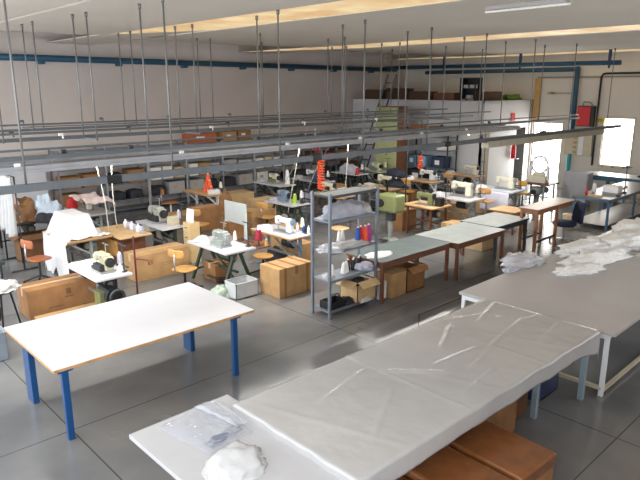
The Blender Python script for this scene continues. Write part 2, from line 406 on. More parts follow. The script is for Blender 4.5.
dark_brown = mat('dark_brown_board', (82, 58, 42), .75, vary=.25, scale=8)
# ------------------------------------------------------------------ things on the office roof, ladder, cabinet
for i, (x, y, w, d, h, m, lab) in enumerate((
        (18.95, 16.6, .5, .9, .36, dark_brown, 'dark brown carton on the office roof nearest the back wall'),
        (18.95, 15.45, .5, 1.0, .42, dark_brown, 'dark brown carton on the office roof beside the ladder'),
        (18.95, 14.3, .5, 1.0, .30, dark_brown, 'brown carton on the office roof, low and wide'),
        (18.95, 13.2, .5, .9, .26, wood_dark, 'flat dark wooden crate on the office roof edge'),
        (19.6, 11.9, 1.1, .5, .3, dark_brown, 'brown carton on the office roof above the extinguisher wall'))):
    t = thing('carton', lab, 'box', (x, y, OZ+.012))
    MB().bb(-w/2, w/2, -d/2, d/2, 0, h).done('carton_body', m, t, bevel=.01)
    MB().bb(-w/2, w/2, -.04, .04, h, h+.004).done('tape', tape, t)
t = thing('storage_rack', 'black rack with white items on the office roof corner', 'rack', (18.9, 12.2, OZ))
for sx in (-.2, .2):
    for sy in (-.3, .3): MB().bb(sx-.02, sx+.02, sy-.02, sy+.02, 0, .78).done('leg', black, t)
for z in (.05, .4, .76): MB().bb(-.22, .22, -.32, .32, z, z+.025).done('shelf', black, t)
MB().bb(.19, .215, -.3, .3, .05, .76).bb(-.2, .2, .29, .31, .05, .76).done('back_panel', black, t)
for k, (y, z) in enumerate(((-.15, .425), (.12, .425), (0, .075))):
    tag(MB().box(18.85, 12.2+y, OZ+z+.06, .2, .18, .12).done('folded_cloth', white_cloth, bevel=.02),
        ('small white bundle on the black roof rack, nearer the window', 'small white bundle on the black roof rack, nearer the ladder', 'small white bundle on the bottom of the black roof rack')[k], 'cloth')
tag(heap('green_tarp', mat('green_tarp', (92, 124, 52), .7, vary=.2), 21.1, 11.85, OZ, .65, .28, .22, 3), 'folded green tarp lying on the office roof', 'tarp')
t = thing('ladder', 'black ladder leaning on the office roof edge', 'ladder', (17.95, 16.3, 0))
def lad(s, f): return Vector((.0+f*.55, .52-s*.42-f*1.15, f*4.15))
MB().bar(lad(0, 0), lad(0, 1), .035, .06).done('rail', black, t); MB().bar(lad(1, 0), lad(1, 1), .035, .06).done('rail', black, t)
for k in range(13): MB().cyl(lad(0, .06+k*.072), lad(1, .06+k*.072), .018, 8).done('rung', black, t)
t = thing('tall_cabinet', 'tall pale green cabinet with brown side by the office wall', 'cabinet', (16.9, 14.3, 0))
MB().bb(-.03, .5, -.5, .5, 0, 3.0).done('cabinet_body', brown_cab, t)
MB().bb(-.06, -.03, -.5, 0, .05, 2.97).done('door', green_cab, t); MB().bb(-.06, -.03, .005, .5, .05, 2.97).done('door', green_cab, t)
MB().cyl((-.06, -.05, 1.3), (-.1, -.05, 1.3), .02).done('knob', dark_steel, t)

# ------------------------------------------------------------------ overhead rails (run along X, hang on steel rods)
def rail(label, parts, rods, sockets, loc):
    t = thing('overhead_rail', label, 'rail', loc)
    for name, m, geo, kw in parts: geo().done(name, m, t, **kw)
    for x, y, z0 in rods:
        MB().cyl((x, y, z0-loc[2]), (x, y, zc(y+loc[1])-loc[2]), .0135, 8).cyl((x, y, ZC-.07-loc[2]), (x, y, zc(loc[1]+y)-loc[2]), .026, 8).done('hanger_rod', rod_steel, t, smooth=True)
    for x, y, z, m in sockets:
        MB().cyl((x-.035, y, z), (x+.035, y, z), .026, 10).cyl((x+.03, y, z-.07), (x+.03, y, z), .013, 8).done('lamp_socket', m, t)
    return t
lampw = mat('lamp_white', (246, 244, 236), .3, vary=.02)
R = []
rail('nearest dark overhead rail ending beside the bright window, beige trough beneath', [
    ('rail_beam', rail_grey, lambda: MB().bb(.8, 20.6, -.045, .045, -.04, .05), {}),
    ('beige_trough', rail_beige, lambda: MB().bb(12.6, 19.2, -.10, .06, -.17, -.06).bb(12.6, 19.2, -.13, -.10, -.17, -.02), {}),
    ('end_knob', silver, lambda: MB().cyl((20.6, 0, 0), (20.75, 0, 0), .05), {}),
    ('junction_box', black, lambda: MB().bb(3.4, 3.6, -.05, .05, -.045, .055), {}),
    ('junction_box', black, lambda: MB().bb(11.0, 11.2, -.05, .05, -.045, .055), {}),
    ('junction_box', black, lambda: MB().bb(15.4, 15.6, -.05, .05, .05, .09), {}),
    ('junction_box', black, lambda: MB().bb(7.1, 7.3, -.05, .05, -.045, .055), {})],
    [(x, 0, 2.44) for x in (2.4, 4.4, 6.4, 8.42, 10.4, 12.45, 14.7, 17.0, 19.65)], [], (0, 7.7, 2.43))
rail('second overhead rail with wide pale lamp trough and white lamp clips', [
    ('lamp_trough', rail_light, lambda: MB().bb(.8, 15.6, -.12, .12, -.07, .02).bb(.8, 15.6, -.15, -.12, -.07, -.03), {}),
    ('upper_trough', rail_light, lambda: MB().bb(.8, 15.2, .10, .18, .03, .07), {}),
    ('cable_tray', rail_grey, lambda: MB().bb(.8, 19.5, -.05, .05, .09, .14), {}),
    ('guide_pipe', rail_grey, lambda: MB().cyl((.8, .0, .22), (19.5, .0, .22), .016, 8), {}),
    ('tube_lamp', lampw, lambda: MB().cyl((13.2, -.05, -.09), (14.3, -.05, -.09), .025, 8), {})],
    [(x, .0, 2.66) for x in (2.3, 4.5, 6.64, 8.72, 10.7, 12.85, 14.75, 16.87)],
    [(x, -.10, .04, lampw) for x in (2.55, 5.0, 7.2, 9.15, 11.2, 13.0)]+[(x, .0, .17, dark_steel) for x in (3.2, 4.2, 6.6, 9.9, 12.1, 14.2)], (0, 8.55, 2.59))
def cross(xs, y0, y1, z):
    def g():
        m = MB()
        for x in xs: m.bb(x-.02, x+.02, y0, y1, z-.015, z+.015)
        return m.bb(min(xs), max(xs), y1-.02, y1, z-.01, z+.01)
    return g
rail('third overhead rail, a double dark tray with cross bars, behind the lamp trough', [
    ('cable_tray', rail_grey, lambda: MB().bb(1.2, 17.2, .5, .62, -.07, -.01), {}),
    ('guide_pipe', rail_grey, lambda: MB().cyl((1.2, 0, .10), (17.4, 0, .10), .02, 8), {}),
    ('cross_bars', rail_grey, cross((2.4, 4.5, 6.6, 8.7, 10.8, 12.9, 15.1), -.05, .62, -.06), {})],
    [(x, y-10.45, 2.76) for x, y in ((3.0, 10.46), (4.29, 10.46), (4.34, 10.04), (6.53, 11.02), (6.57, 10.46), (8.68, 11.07), (10.9, 11.2), (10.8, 10.52), (12.9, 11.18), (12.98, 10.62), (15.12, 10.67), (17.1, 10.7))],
    [(x, .0, .06, lampw) for x in (3.9, 6.9, 9.4, 11.9)]+[(x, .58, .08, dark_steel) for x in (3.3, 5.4, 7.7, 9.9, 12.2, 14.1)], (0, 10.45, 2.80))
rail('farthest overhead rail, thin pipe with small socket boxes before the back wall', [
    ('cable_tray', rail_grey, lambda: MB().bb(1.5, 17.6, .5, .62, -.10, -.05), {}),
    ('guide_pipe', rail_grey, lambda: MB().cyl((1.5, 0, .06), (18.2, 0, .06), .018, 8), {}),
    ('cross_bars', rail_grey, cross((4.2, 6.4, 8.5, 10.5, 13.0, 15.2), -.05, .6, -.02), {})],
    [(x, y-12.65, 2.86) for x, y in ((4.22, 12.69), (4.19, 12.05), (6.41, 13.23), (6.38, 12.61), (8.4, 13.19), (8.63, 12.97), (10.34, 13.12), (13.01, 13.2), (13.0, 12.6), (15.1, 12.65), (15.2, 13.2), (17.2, 12.7))],
    [(x, 0, .13, rail_grey) for x in (4.0, 5.6, 7.2, 8.9, 10.5, 12.2, 14.0, 15.9)], (0, 12.65, 2.86))
t = thing('ceiling_lamp', 'unlit fluorescent batten under the ceiling between two skylights', 'lamp', (8.5, 4.65, ZC-.09))
MB().bb(-.07, .07, -.62, .62, .04, .09).done('housing', grey_lam, t)
MB().cyl((0, -.66, .02), (0, .66, .02), .018, 10).done('tube', lampw, t)

# ------------------------------------------------------------------ foreground tables
t = thing('work_table', 'large white work table on blue steel legs', 'table', (3.15, 6.68, 0))
MB().bb(-1.27, 1.27, -.79, .79, .805, .835).done('tabletop', wood_edge, t, bevel=.004)
MB().bb(-1.268, 1.268, -.788, .788, .835, .84).done('laminate', white_lam, t)
for sx in (-1.15, .98):
    for sy in (-.74, .38):
        mb = MB(); wx = .045
        mb.bb(sx-.035, sx+.035, sy-.03 if sy < 0 else sy-.1, sy+.03 if sy < 0 else sy+.1, 0, .80)
        mb.bb(sx-.08, sx+.08, sy-.05, sy+.05, .785, .805)
        mb.done('leg', blue_paint, t, bevel=.006)

t = thing('cutting_table', 'white laminate table end holding the clear plastic bags', 'table', (2.9, 3.2, 0))
MB().bb(-1.0, -.02, -1.1, 1.09, .80, .84).done('tabletop', mat('off_white_laminate', (176, 175, 176), .35, vary=.04, scale=3), t, bevel=.004)
for sx, sy in ((-.85, .35), (-.85, -1.0), (-.2, .9), (-.2, -1.0)): MB().bb(sx-.03, sx+.03, sy-.03, sy+.03, 0, .80).done('leg', wood_dark, t)

t = thing('cutting_table', 'long low-framed table under the milky plastic sheet', 'table', (5.45, 3.25, 0))
MB().bb(-1.3, 1.36, -.70, .68, .80, .888).done('tabletop', grey_lam, t)
for sx, sy in ((.5, -.48), (1.3, -.66), (-1.25, -.1), (.5, .6), (1.3, .64), (-1.25, .64)):
    MB().bb(sx-.03, sx+.03, sy-.03, sy+.03, 0, .80).done('leg', pale_blue, t)
MB().bb(-1.25, 1.3, .6, .64, .1, .14).bb(-1.25, 1.3, -.02, .02, .74, .80).done('stretcher', pale_blue, t)

# the plastic sheet: drapes over all edges of the table, ripples, two fold lines
CREASE = [(3.3, 1.12, 4.0, 1.32, .012), (2.75, .62, 3.75, .80, .012), (2.3, .95, 2.9, 1.25, .010), (1.9, .75, 2.6, .70, .010), (2.1, .45, 2.75, .6, .008), (1.45, 1.0, 1.9, .55, .010), (3.2, .3, 3.9, .42, .010), (3.5, .75, 4.0, .72, .012), (.5, .3, 1.2, .7, .008), (.6, 1.0, 1.3, 1.15, .008), (1.6, .2, 2.3, .3, .008), (3.0, 1.4, 3.6, 1.15, .008)]
def crease(x, y):
    h = 0
    for ax, ay, bx, by, t in CREASE:
        dx, dy = bx-ax, by-ay; L2 = dx*dx+dy*dy
        f = ((x-ax)*dx+(y-ay)*dy)/L2
        if -.1 < f < 1.1:
            d = abs((x-ax)*dy-(y-ay)*dx)/math.sqrt(L2); h = max(h, t*math.exp(-(d/.028)**2)*max(0, min(1, 5*f+.5, 5.5-5*f)))
    return h
def film_fn(u, v):
    L, W = 4.02, 1.48
    ov = .13
    su = -ov+u*(L+ov*1.6); sv = -ov*1.4+v*(W+ov*2.0)
    x = 2.76+min(max(su, 0), L); y = 2.52+min(max(sv, 0), W) + (x-2.8)*(-.012)
    z = .905
    wr = .004*nz(su*2.2, sv*2.2, 1)+.0022*nz(su*7, sv*4, 4)+.0035*max(0, 1-abs(((su+.35*sv) % 1.35)-.6)/.05)
    if su > 3.2: wr += .005*nz(su*7, sv*7, 9)
    for fx in (1.42, 2.75):
        wr += .006*max(0, 1-abs(su-fx)/.03)
    wr += crease(su, sv)
    z += max(wr, -.010)
    dx = max(0, su-L)-max(0, -su); dy = max(0, sv-W)-max(0, -sv)
    if dx or dy:
        hang = min(.30, (abs(dx)+abs(dy)))
        if dy < 0: hang *= (1+.16*nz(su*1.1, 3)+.03*nz(su*4, 8))
        if su > 3.55 and dy < 0: hang *= 1.0+1.1*(su-3.55)
        z -= hang
        x += (.012+.02*nz(sv*5, 2))*(1 if dx > 0 else -1 if dx < 0 else 0)
        y += (.012+.012*nz(su*3, 7))*(1 if dy > 0 else -1 if dy < 0 else 0)
    return (x, y, z)
o = MB().grid(film_fn, 200, 90).done('plastic_sheet', film_over, None, smooth=True, solid=.003)
tag(o, 'milky plastic sheet wrapped over the long table, sagging at its edges', 'plastic sheet')

t = thing('cutting_table', 'wide grey table holding the heap of white tulle', 'table', (10.5, 3.5, 0), .012)
MB().bb(-3.55, 4.2, -1.1, 1.02, .80, .84).done('tabletop', grey_lam, t, bevel=.005)
for sx in (-3.5, -.6, 2.2, 4.1):
    for sy in (-1.0, .96): MB().bb(sx-.025, sx+.025, sy-.025, sy+.025, 0, .80).done('leg', white_en, t)
MB().bb(-3.5, 4.1, -1.02, -.98, .74, .80).bb(-3.5, 4.1, .94, .98, .74, .80).bb(-3.53, -3.48, -1.0, .96, .74, .80).done('apron', white_en, t)
MB().bb(-3.5, 4.1, -1.02, -.98, .04, .08).bb(-3.53, -3.48, -1.0, .96, .08, .12).bb(-.62, -.58, -1.0, .96, .08, .12).done('stretcher', beige_box, t)

# bags on the white end
def flatbag(name, label, cat, pts, z, m, seed, amp=.012, group=None):
    (ax, ay), (bx, by), (cx, cy), (dx, dy) = pts
    def fn(u, v):
        x = (ax*(1-u)+bx*u)*(1-v)+(dx*(1-u)+cx*u)*v; y = (ay*(1-u)+by*u)*(1-v)+(dy*(1-u)+cy*u)*v
        e = min(u, 1-u, v, 1-v)
        return (x+.02*nz(v*5, u*3, seed), y+.02*nz(u*5, v*3, seed+4), z+.004+min(1, e*8)*(.012+amp*(.6+nz(x*9, y*9, seed)+.5*nz(x*22, y*22, seed))))
    return tag(MB().grid(fn, 36, 36).done(name, m, None, smooth=True, solid=.002), label, cat, group)
flatbag('plastic_bag', 'clear plastic bag lying flat on the white table end', 'bag', [(2.12, 4.22), (2.72, 4.28), (2.66, 3.62), (2.22, 3.58)], .84, film, 2, .014)
flatbag('plastic_bag', 'smaller clear bag strip at the corner of the flat bag', 'bag', [(2.5, 4.26), (2.72, 4.24), (2.7, 3.72), (2.58, 3.74)], .872, film, 7, .016)
flatbag('folded_paper', 'grey printed insert inside the flat clear bag', 'paper', [(2.26, 3.74), (2.62, 3.8), (2.62, 3.69), (2.27, 3.63)], .845, mat('grey_insert', (112, 116, 132), .5, vary=.05), 5, .002)
o = heap('white_garment', white_cloth, 2.3, 3.34, .84, .27, .22, .07, 4, .3, rz=.7); tag(o, 'crumpled white garment on the white table end', 'garment')

# tulle pile on the grey table
for i, (x, y, rx, ry, h, rz, lab) in enumerate((
        (9.12, 3.74, .46, .17, .11, -.35, 'small white tulle bundle at the near end of the heap'),
        (9.95, 3.82, .72, .24, .15, -.25, 'long rumpled white tulle roll behind the small bundle'),
        (10.5, 4.25, .70, .28, .16, -.1, 'rumpled white tulle mound on the far edge of the grey table'),
        (11.5, 3.9, .75, .42, .19, -.2, 'white tulle mound in the middle of the heap'),
        (12.7, 4.0, .70, .5, .23, .1, 'tallest white tulle mound at the table end'),
        (11.4, 3.25, .75, .34, .13, .1, 'white tulle spread nearest the open edge of the grey table'))):
    tag(heap('tulle_bundle', knit_white, x, y, .842, rx, ry, h, 20+i, .34, rz=rz, k=7.5), lab, 'fabric', 'white tulle on the grey table')
tag(heap('plastic_bag', film_heap, 8.95, 4.62, .842, .42, .26, .13, 31, .4, k=6), 'crumpled clear plastic bag on the edge of the grey table', 'bag')
tag(heap('plastic_wrap', grey_cloth, 8.4, 4.5, .842, .16, .1, .05, 33, .45), 'small pale blue wrap on the grey table edge', 'plastic')

# wire stand beyond the plastic-covered table
t = thing('wire_trolley', 'low black tube frame behind the plastic covered table', 'frame', (6.7, 4.6, 0), 0)
m_ = MB().tube([(-.5, 0, 0), (-.5, 0, .66), (.55, 0, .66), (.55, 0, 0)], .013)
m_.done('tube_frame', black, t, smooth=True); MB().tube([(-.5, 0, .2), (.55, 0, .2)], .01).done('cross_bar', black, t)
MB().tube([(-.5, -.2, .012), (-.5, .2, .012)], .012).tube([(.55, -.2, .012), (.55, .2, .012)], .012).done('foot', black, t)

# ------------------------------------------------------------------ cartons
def carton(label, x, y, w, d, h, m=None, rz=0., z=0., open_=False, group=None, tp=None, axis='x', name='carton'):
    t = thing(name, label, 'box', (x, y, z), rz, group)
    m = m or card[0]
    if not open_:
        MB().bb(-w/2, w/2, -d/2, d/2, 0, h).done('carton_body', m, t, bevel=.008)
        tb = MB()
        if axis == 'x':
            tb.bb(-w/2-.002, w/2+.002, -.035, .035, h, h+.003).bb(-w/2-.003, -w/2, -.035, .035, h*.72, h+.002).bb(w/2, w/2+.003, -.035, .035, h*.72, h+.002)
        else:
            tb.bb(-.035, .035, -d/2-.002, d/2+.002, h, h+.003).bb(-.035, .035, -d/2-.003, -d/2, h*.72, h+.002)
        tb.done('tape', tp or tape_pale, t)
        MB().bb(-w/2, w/2, -.002, .002, h, h+.0035).done('flap_seam', card[3], t) if axis == 'x' else MB().bb(-.002, .002, -d/2, d/2, h, h+.0035).done('flap_seam', card[3], t)
    else:
        k = .012
        MB().bb(-w/2, w/2, -d/2, d/2, 0, .015).bb(-w/2, -w/2+k, -d/2, d/2, 0, h).bb(w/2-k, w/2, -d/2, d/2, 0, h).bb(-w/2, w/2, -d/2, -d/2+k, 0, h).bb(-w/2, w/2, d/2-k, d/2, 0, h).done('carton_body', m, t)
        for s in (-1, 1):
            MB().box(s*(w/2+.06), 0, h+.02, .15, d*.96, .008, ry=s*.5).done('flap', m, t)
            MB().box(0, s*(d/2+.06), h+.02, w*.96, .15, .008, rx=-s*.6).done('flap', m, t)
    return t
t = carton('long brown carton on the floor behind the blue-legged table', 3.42, 10.02, 1.12, .5, .48, card[1], tp=tape_pale)
MB().bb(.05, .13, -.2525, -.25, .3, .4).bb(.02, .16, -.2525, -.25, .25, .27).bb(-.25, -.02, -.2525, -.25, .12, .135).done('printed_mark', card[3], t)
carton('flat brown carton lying between the long carton and the white table', 3.3, 9.1, 1.0, .5, .2, card[0])
t = carton('large tan carton on the floor beyond the dark overlock machine', 5.6, 10.62, 1.16, .5, .52, card[0])
MB().bb(-.05, .25, -.2525, -.25, .28, .295).bb(-.02, .22, -.2525, -.25, .24, .25).bb(-.3, -.22, -.2525, -.25, .3, .4).done('printed_mark', card[1], t)
t = carton('tan carton with dark tape strips on the floor beside the grey shelf unit', 6.8, 8.05, .8, .55, .54, card[0], tp=tape, axis='y')
for dx in (-.26, .26): MB().bb(dx-.03, dx+.03, -.277, .277, .54, .543).bb(dx-.03, dx+.03, -.278, -.275, .0, .542).done('tape', tape, t)
for k, dx in enumerate((-.22, .2)):
    pass
carton('upright brown carton behind the beige drawer unit', 8.5, 13.35, .75, .45, .62, card[1])
carton('brown carton behind the white panel, larger of the pair', 9.35, 12.2, .75, .5, .6, card[0])
carton('brown carton directly under the white panel', 8.45, 12.02, .5, .35, .46, card[1])
carton('big pale carton under the far wooden table with orange cones', 10.45, 14.8, 1.1, .6, .58, card[2])
carton('pale carton standing behind the lime thread station', 10.6, 13.6, .7, .4, .55, card[2])
carton('wide tan carton on the floor behind the maroon thread station', 9.0, 10.9, 1.0, .5, .42, card[0])
carton('flat tan carton on the floor near the back racks', 8.3, 14.4, 1.2, .6, .3, card[0])
carton('small tan carton under the far white sewing table', 12.6, 15.2, .5, .35, .34, card[0])
carton('brown carton behind the green pedestal machine', 12.35, 9.85, .6, .5, .52, card[1])
carton('flat brown carton on the floor beside the pale tables', 13.75, 8.15, 1.2, .55, .35, card[0], axis='y')
carton('tan carton under the wooden table with olive machine', 12.45, 8.3, .5, .4, .4, card[0])
carton('tan carton under the cream machine table', 14.5, 9.7, .9, .45, .46, card[0])
carton('closed brown carton under the dark-topped wooden table', 8.05, 6.62, .42, .36, .44, card[0])
carton('open brown carton under the dark-topped wooden table', 8.55, 6.66, .52, .42, .40, card[1], open_=True)
carton('tan carton under the pale-topped middle table', 12.1, 7.3, .6, .45, .4, card[2])
# waxed boxes under the covered table
def waxed(label, x, y, rz, w=.56, d=.86, h=.5):
    t = thing('storage_box', label, 'box', (x, y, 0), rz)
    MB().bb(-w/2, w/2, -d/2, d/2, 0, h-.05).done('box_body', card[1], t, bevel=.02)
    MB().bb(-w/2-.012, w/2+.012, -d/2-.012, d/2+.012, h-.14, h).done('lid', card_orange, t, bevel=.03, seg=3)
    return t
waxed('waxed brown box nearest the grey table', 4.47, 2.35, -.04, .56, .74)
waxed('waxed brown box tucked under the sheet beside its twin', 3.86, 2.42, -.03, .52, .8)
waxed('third waxed brown box mostly hidden under the sheet', 3.34, 2.5, .0, .44, .8, .44)
carton('small carton under the wrapped table beside the waxed boxes', 5.35, 2.98, .42, .4, .44, card[1], open_=False)
carton('second small carton under the wrapped table beside a steel leg', 5.82, 3.06, .36, .36, .36, card[3])
carton('low dark carton under the far end of the wrapped table', 5.2, 3.5, .9, .4, .5, card[3])
t = thing('storage_crate', 'dark blue crate of white paper under the wrapped table', 'crate', (6.55, 3.1, 0))
MB().bb(-.25, .25, -.2, .2, 0, .015).bb(-.25, -.235, -.2, .2, 0, .3).bb(.235, .25, -.2, .2, 0, .3).bb(-.25, .25, -.2, -.185, 0, .3).bb(-.25, .25, .185, .2, 0, .3).done('crate_body', mat('navy_plastic', (34, 46, 84), .45), t)
MB().bb(-.26, .26, -.21, -.2, .27, .31).bb(-.26, .26, .2, .21, .27, .31).done('rim', mat('navy_plastic', (34, 46, 84)), t)
tag(MB().box(6.5, 3.02, .33, .4, .26, .1, rz=.1, rx=.08).done('paper_stack', paper, bevel=.01), 'white paper stack in the dark blue crate', 'paper')

# ------------------------------------------------------------------ grey shelf unit with contents
t = thing('shelving_unit', 'grey five-tier metal shelf unit in the aisle', 'shelf', (6.93, 6.70, 0))
for sx in (-.55, .55):
    for sy in (-.2, .2):
        MB().bb(sx-.02, sx+.02, sy-.02 if sy > 0 else sy-.02, sy+.02, 0, 2.04).done('post', grey_steel, t)
SZ = (.12, .63, 1.10, 1.60, 2.0)
for z in SZ: MB().bb(-.55, .55, -.2, .2, z-.03, z).bb(-.55, .55, -.205, -.195, z-.04, z+.005).bb(-.55, .55, .195, .205, z-.04, z+.005).done('shelf', grey_steel if z < 1.9 else dark_steel, t)
def cone(label, x, y, z, m, r=.045, h=.16, rz=0, group=None):
    t = thing('thread_cone', label, 'thread cone', (x, y, z), 0, group)
    MB().lathe([(r, 0), (r*1.02, .012), (r*.62, h*.92), (r*.55, h)], n=14).done('thread', m, t, smooth=True)
    MB().cyl((0, 0, h), (0, 0, h+.02), r*.35, 8).done('core', white_thr, t)
    return t
for i, (dx, m, n) in enumerate(((.2, blue_thr, 'blue'), (.3, red_thr, 'red'), (.38, orange_p, 'orange'), (.5, pink_thr, 'magenta'))):
    cone(n+' thread cone standing on the middle tier of the grey shelf unit', 6.95+dx, 6.62+.03*(i % 2), 1.10, m, .05, .27)
for i, (dx, dy) in enumerate(((-.02, .12), (.08, .14))):
    cone(('white thread cone on the middle shelf tier, nearer the post', 'white thread cone on the middle shelf tier, nearer the blue cone')[i], 6.95+dx, 6.72+dy, 1.10, white_thr, .045, .2)
for i, (dx, dy) in enumerate(((-.32, -.02), (-.08, -.05), (.0, -.03))):
    cone(('white spool alone on the second shelf tier', 'white spool of a close pair on the second tier, nearer the lone spool', 'white spool of a close pair on the second tier, nearer the dark cones')[i], 6.95+dx, 6.72+dy, .63, white_thr, .05, .17)
for i, (dx, dy) in enumerate(((.12, .05), (.2, .0), (.28, .06), (.36, .02), (.45, .08))):
    cone('black thread cone on the second shelf tier', 6.95+dx, 6.72+dy, .63, black_rub, .045, .17, group='black thread cones on the shelf unit')
tag(heap('grey_fabric', grey_cloth, 6.9, 6.72, 1.60, .5, .19, .24, 51, .3), 'heap of grey lilac fabric on the fourth shelf tier', 'fabric')
tag(heap('white_fabric', white_cloth, 7.38, 6.72, 1.60, .14, .15, .17, 52, .3), 'small white fabric bundle beside the grey fabric heap', 'fabric')
tag(heap('plastic_bag', film_heap, 6.62, 6.66, 1.10, .3, .2, .09, 53, .4), 'clear bag of white cloth on the middle shelf tier', 'bag')
tag(heap('white_fabric', white_cloth, 6.95, 6.62, 1.10, .35, .14, .08, 54, .4), 'white cloth spread along the middle shelf tier', 'fabric')
tag(heap('white_fabric', grey_cloth, 7.32, 6.62, .63, .16, .14, .11, 55, .35), 'grey white rag on the second shelf tier', 'fabric')
t = carton('open carton stuffed with fabric on the bottom shelf tier', 7.22, 6.66, .46, .4, .3, card[2], open_=True, z=.12)
tag(heap('dark_fabric', dark_stuff, 7.22, 6.66, .30, .17, .14, .17, 56, .3), 'charcoal fabric in the open carton of the shelf unit', 'fabric')
t = thing('tool_tray', 'black tool tray on the bottom shelf tier', 'tray', (6.62, 6.66, .12))
MB().bb(-.18, .18, -.13, .13, 0, .015).bb(-.18, -.165, -.13, .13, 0, .12).bb(.165, .18, -.13, .13, 0, .12).bb(-.18, .18, -.13, -.115, 0, .12).bb(-.18, .18, .115, .13, 0, .12).done('tray_body', black, t)
MB().tube([(-.18, 0, .1), (-.1, 0, .2), (.1, 0, .2), (.18, 0, .1)], .01).done('handle', black, t)
tag(heap('dark_fabric', black_rub, 6.9, 6.62, .12, .12, .12, .1, 57, .35), 'black bundle next to the tool tray', 'fabric')
tag(heap('white_fabric', white_cloth, 7.2, 6.46, .12, .16, .05, .06, 58, .3), 'white scrap hanging out by the open carton', 'fabric')
tag(MB().bb(7.62, 7.8, 6.5, 6.8, .0, .34).done('paper_sack', paper, bevel=.03), 'white sack on the floor by the shelf unit', 'sack')
tag(heap('white_fabric', white_cloth, 6.55, 6.72, .63, .1, .1, .05, 59, .3), 'small white rag beside the lone spool', 'fabric')

# ------------------------------------------------------------------ wooden tables in the aisle
def wtable(label, x0, x1, y0, y1, z, top, wood, lw=.055, inset=.05, stretcher=False, over=0.):
    t = thing('work_table', label, 'table', ((x0+x1)/2, (y0+y1)/2, 0))
    w, d = (x1-x0)/2, (y1-y0)/2
    MB().bb(-w, w, -d, d, z-.035, z-.004).done('tabletop', wood, t, bevel=.003)
    MB().bb(-w+.004, w-.004, -d+.004, d-.004, z-.004, z).done('table_covering', top, t)
    for sx in (-1, 1):
        for sy in (-1, 1): MB().bb(sx*(w-inset)-lw/2-(over if sx > 0 else 0), sx*(w-inset)+lw/2-(over if sx > 0 else 0), sy*(d-inset)-lw/2, sy*(d-inset)+lw/2, 0, z-.035).done('leg', wood, t)
    a = MB()
    for sy in (-1, 1): a.bb(-w+inset, w-inset, sy*(d-inset)-.012, sy*(d-inset)+.012, z-.13, z-.035)
    for sx in (-1, 1): a.bb(sx*(w-inset)-.012, sx*(w-inset)+.012, -d+inset, d-inset, z-.13, z-.035)
    a.done('apron', wood, t)
    if stretcher:
        MB().bb(-w+inset, w-inset-over, -d+inset-.015, -d+inset+.015, .22, .27).bb(-w+inset, w-inset-over, d-inset-.015, d-inset+.015, .22, .27).done('stretcher', dark_steel, t)
    return t
wtable('wooden table with green grey top beside the grey shelf unit', 7.5, 9.5, 6.36, 7.22, .75, green_lino, wood_dark)
wtable('wooden table with pale top, middle of the aisle row', 9.53, 11.28, 6.22, 7.26, .75, pale_lino, wood_dark)
wtable('wooden table with pale green top at the end of the aisle row', 11.33, 12.72, 6.46, 7.38, .75, pale_lino, dark_steel)
wtable('tall brown table by the navy office chair', 12.52, 14.4, 6.16, 6.64, 1.0, mat('worn_white_board', (216, 210, 200), .3, vary=.06), wood_mid, .06, .06, True, .78)
tag(heap('white_paper', paper, 7.85, 6.75, .75, .3, .18, .015, 61, .2), 'white scraps lying on the green grey table', 'paper')

# navy office chair
t = thing('office_chair', 'navy blue office chair at the tall brown table', 'chair', (13.98, 6.2, 0), -.75); t.scale = (1.1, 1.1, 1.0)
loft([[(math.cos(a)*.25*s, math.sin(a)*.25*s, z) for a in [2*PI*k/20 for k in range(20)]] for s, z in ((.85, .42), (1, .45), (1, .49), (.9, .52))], navy, 'seat', t)
def bk(u, v):
    return (.24+.06*v*v, (u-.5)*.46*(1-.25*v*v), .5+v*.5)
MB().grid(bk, 10, 10).done('backrest', navy, t, smooth=True, solid=.06)
MB().cyl((0, 0, .08), (0, 0, .42), .03).done('column', silver, t)
for k in range(5):
    a = 2*PI*k/5
    leg = MB().bar((0, 0, .1), (.28*math.cos(a), .28*math.sin(a), .06), .04, .03).done('leg', silver, t)
    MB().cyl((.28*math.cos(a)-.012, .28*math.sin(a), .028), (.28*math.cos(a)+.012, .28*math.sin(a), .028), .028).done('caster', black, leg)

# steel bench by the window, with shelf and things on it
t = thing('steel_bench', 'blue grey steel bench with lower shelf near the bright window', 'table', (16.9, 6.4, 0))
W_, D_ = 1.25, .5
MB().bb(-1.05, 2.6, -D_, D_, .82, .85).done('tabletop', mat('bench_top', (112, 112, 108), .35, vary=.08), t)
for sx in (-1.0, .8, 2.55):
    for sy in (-.45, .45): MB().bb(sx-.025, sx+.025, sy-.025, sy+.025, 0, .82).done('leg', bench_blue, t)
MB().bb(-1.05, 2.6, -.5, -.46, .77, .82).bb(-1.05, 2.6, .46, .5, .77, .82).bb(-1.05, -1.01, -.5, .5, .77, .82).done('apron', bench_blue, t)
MB().bb(-1.0, 2.55, -.45, .45, .14, .17).done('shelf', mat('bench_shelf', (196, 190, 184), .4, vary=.06), t)
tag(MB().box(17.1, 6.35, .85+.09, .3, .42, .18).done('white_box', paper, bevel=.01), 'white box on the steel bench', 'box')
t = thing('spray_can', 'red bottle standing on the steel bench', 'bottle', (16.15, 6.65, .85))
MB().lathe([(.03, 0), (.03, .13), (.014, .16)], n=12).done('bottle_body', red_p, t, smooth=True); MB().cyl((0, 0, .16), (0, 0, .19), .014, 8).done('cap', red_p, t)
tag(MB().box(16.1, 6.4, .87, .12, .35, .04, rz=.2).done('wood_ruler', wood_top), 'pale wooden block on the steel bench corner', 'block')
tag(MB().box(16.55, 5.98, .865, .2, .1, .03, rz=.3).done('hand_tool', black, bevel=.01), 'small black tool at the steel bench edge', 'tool')
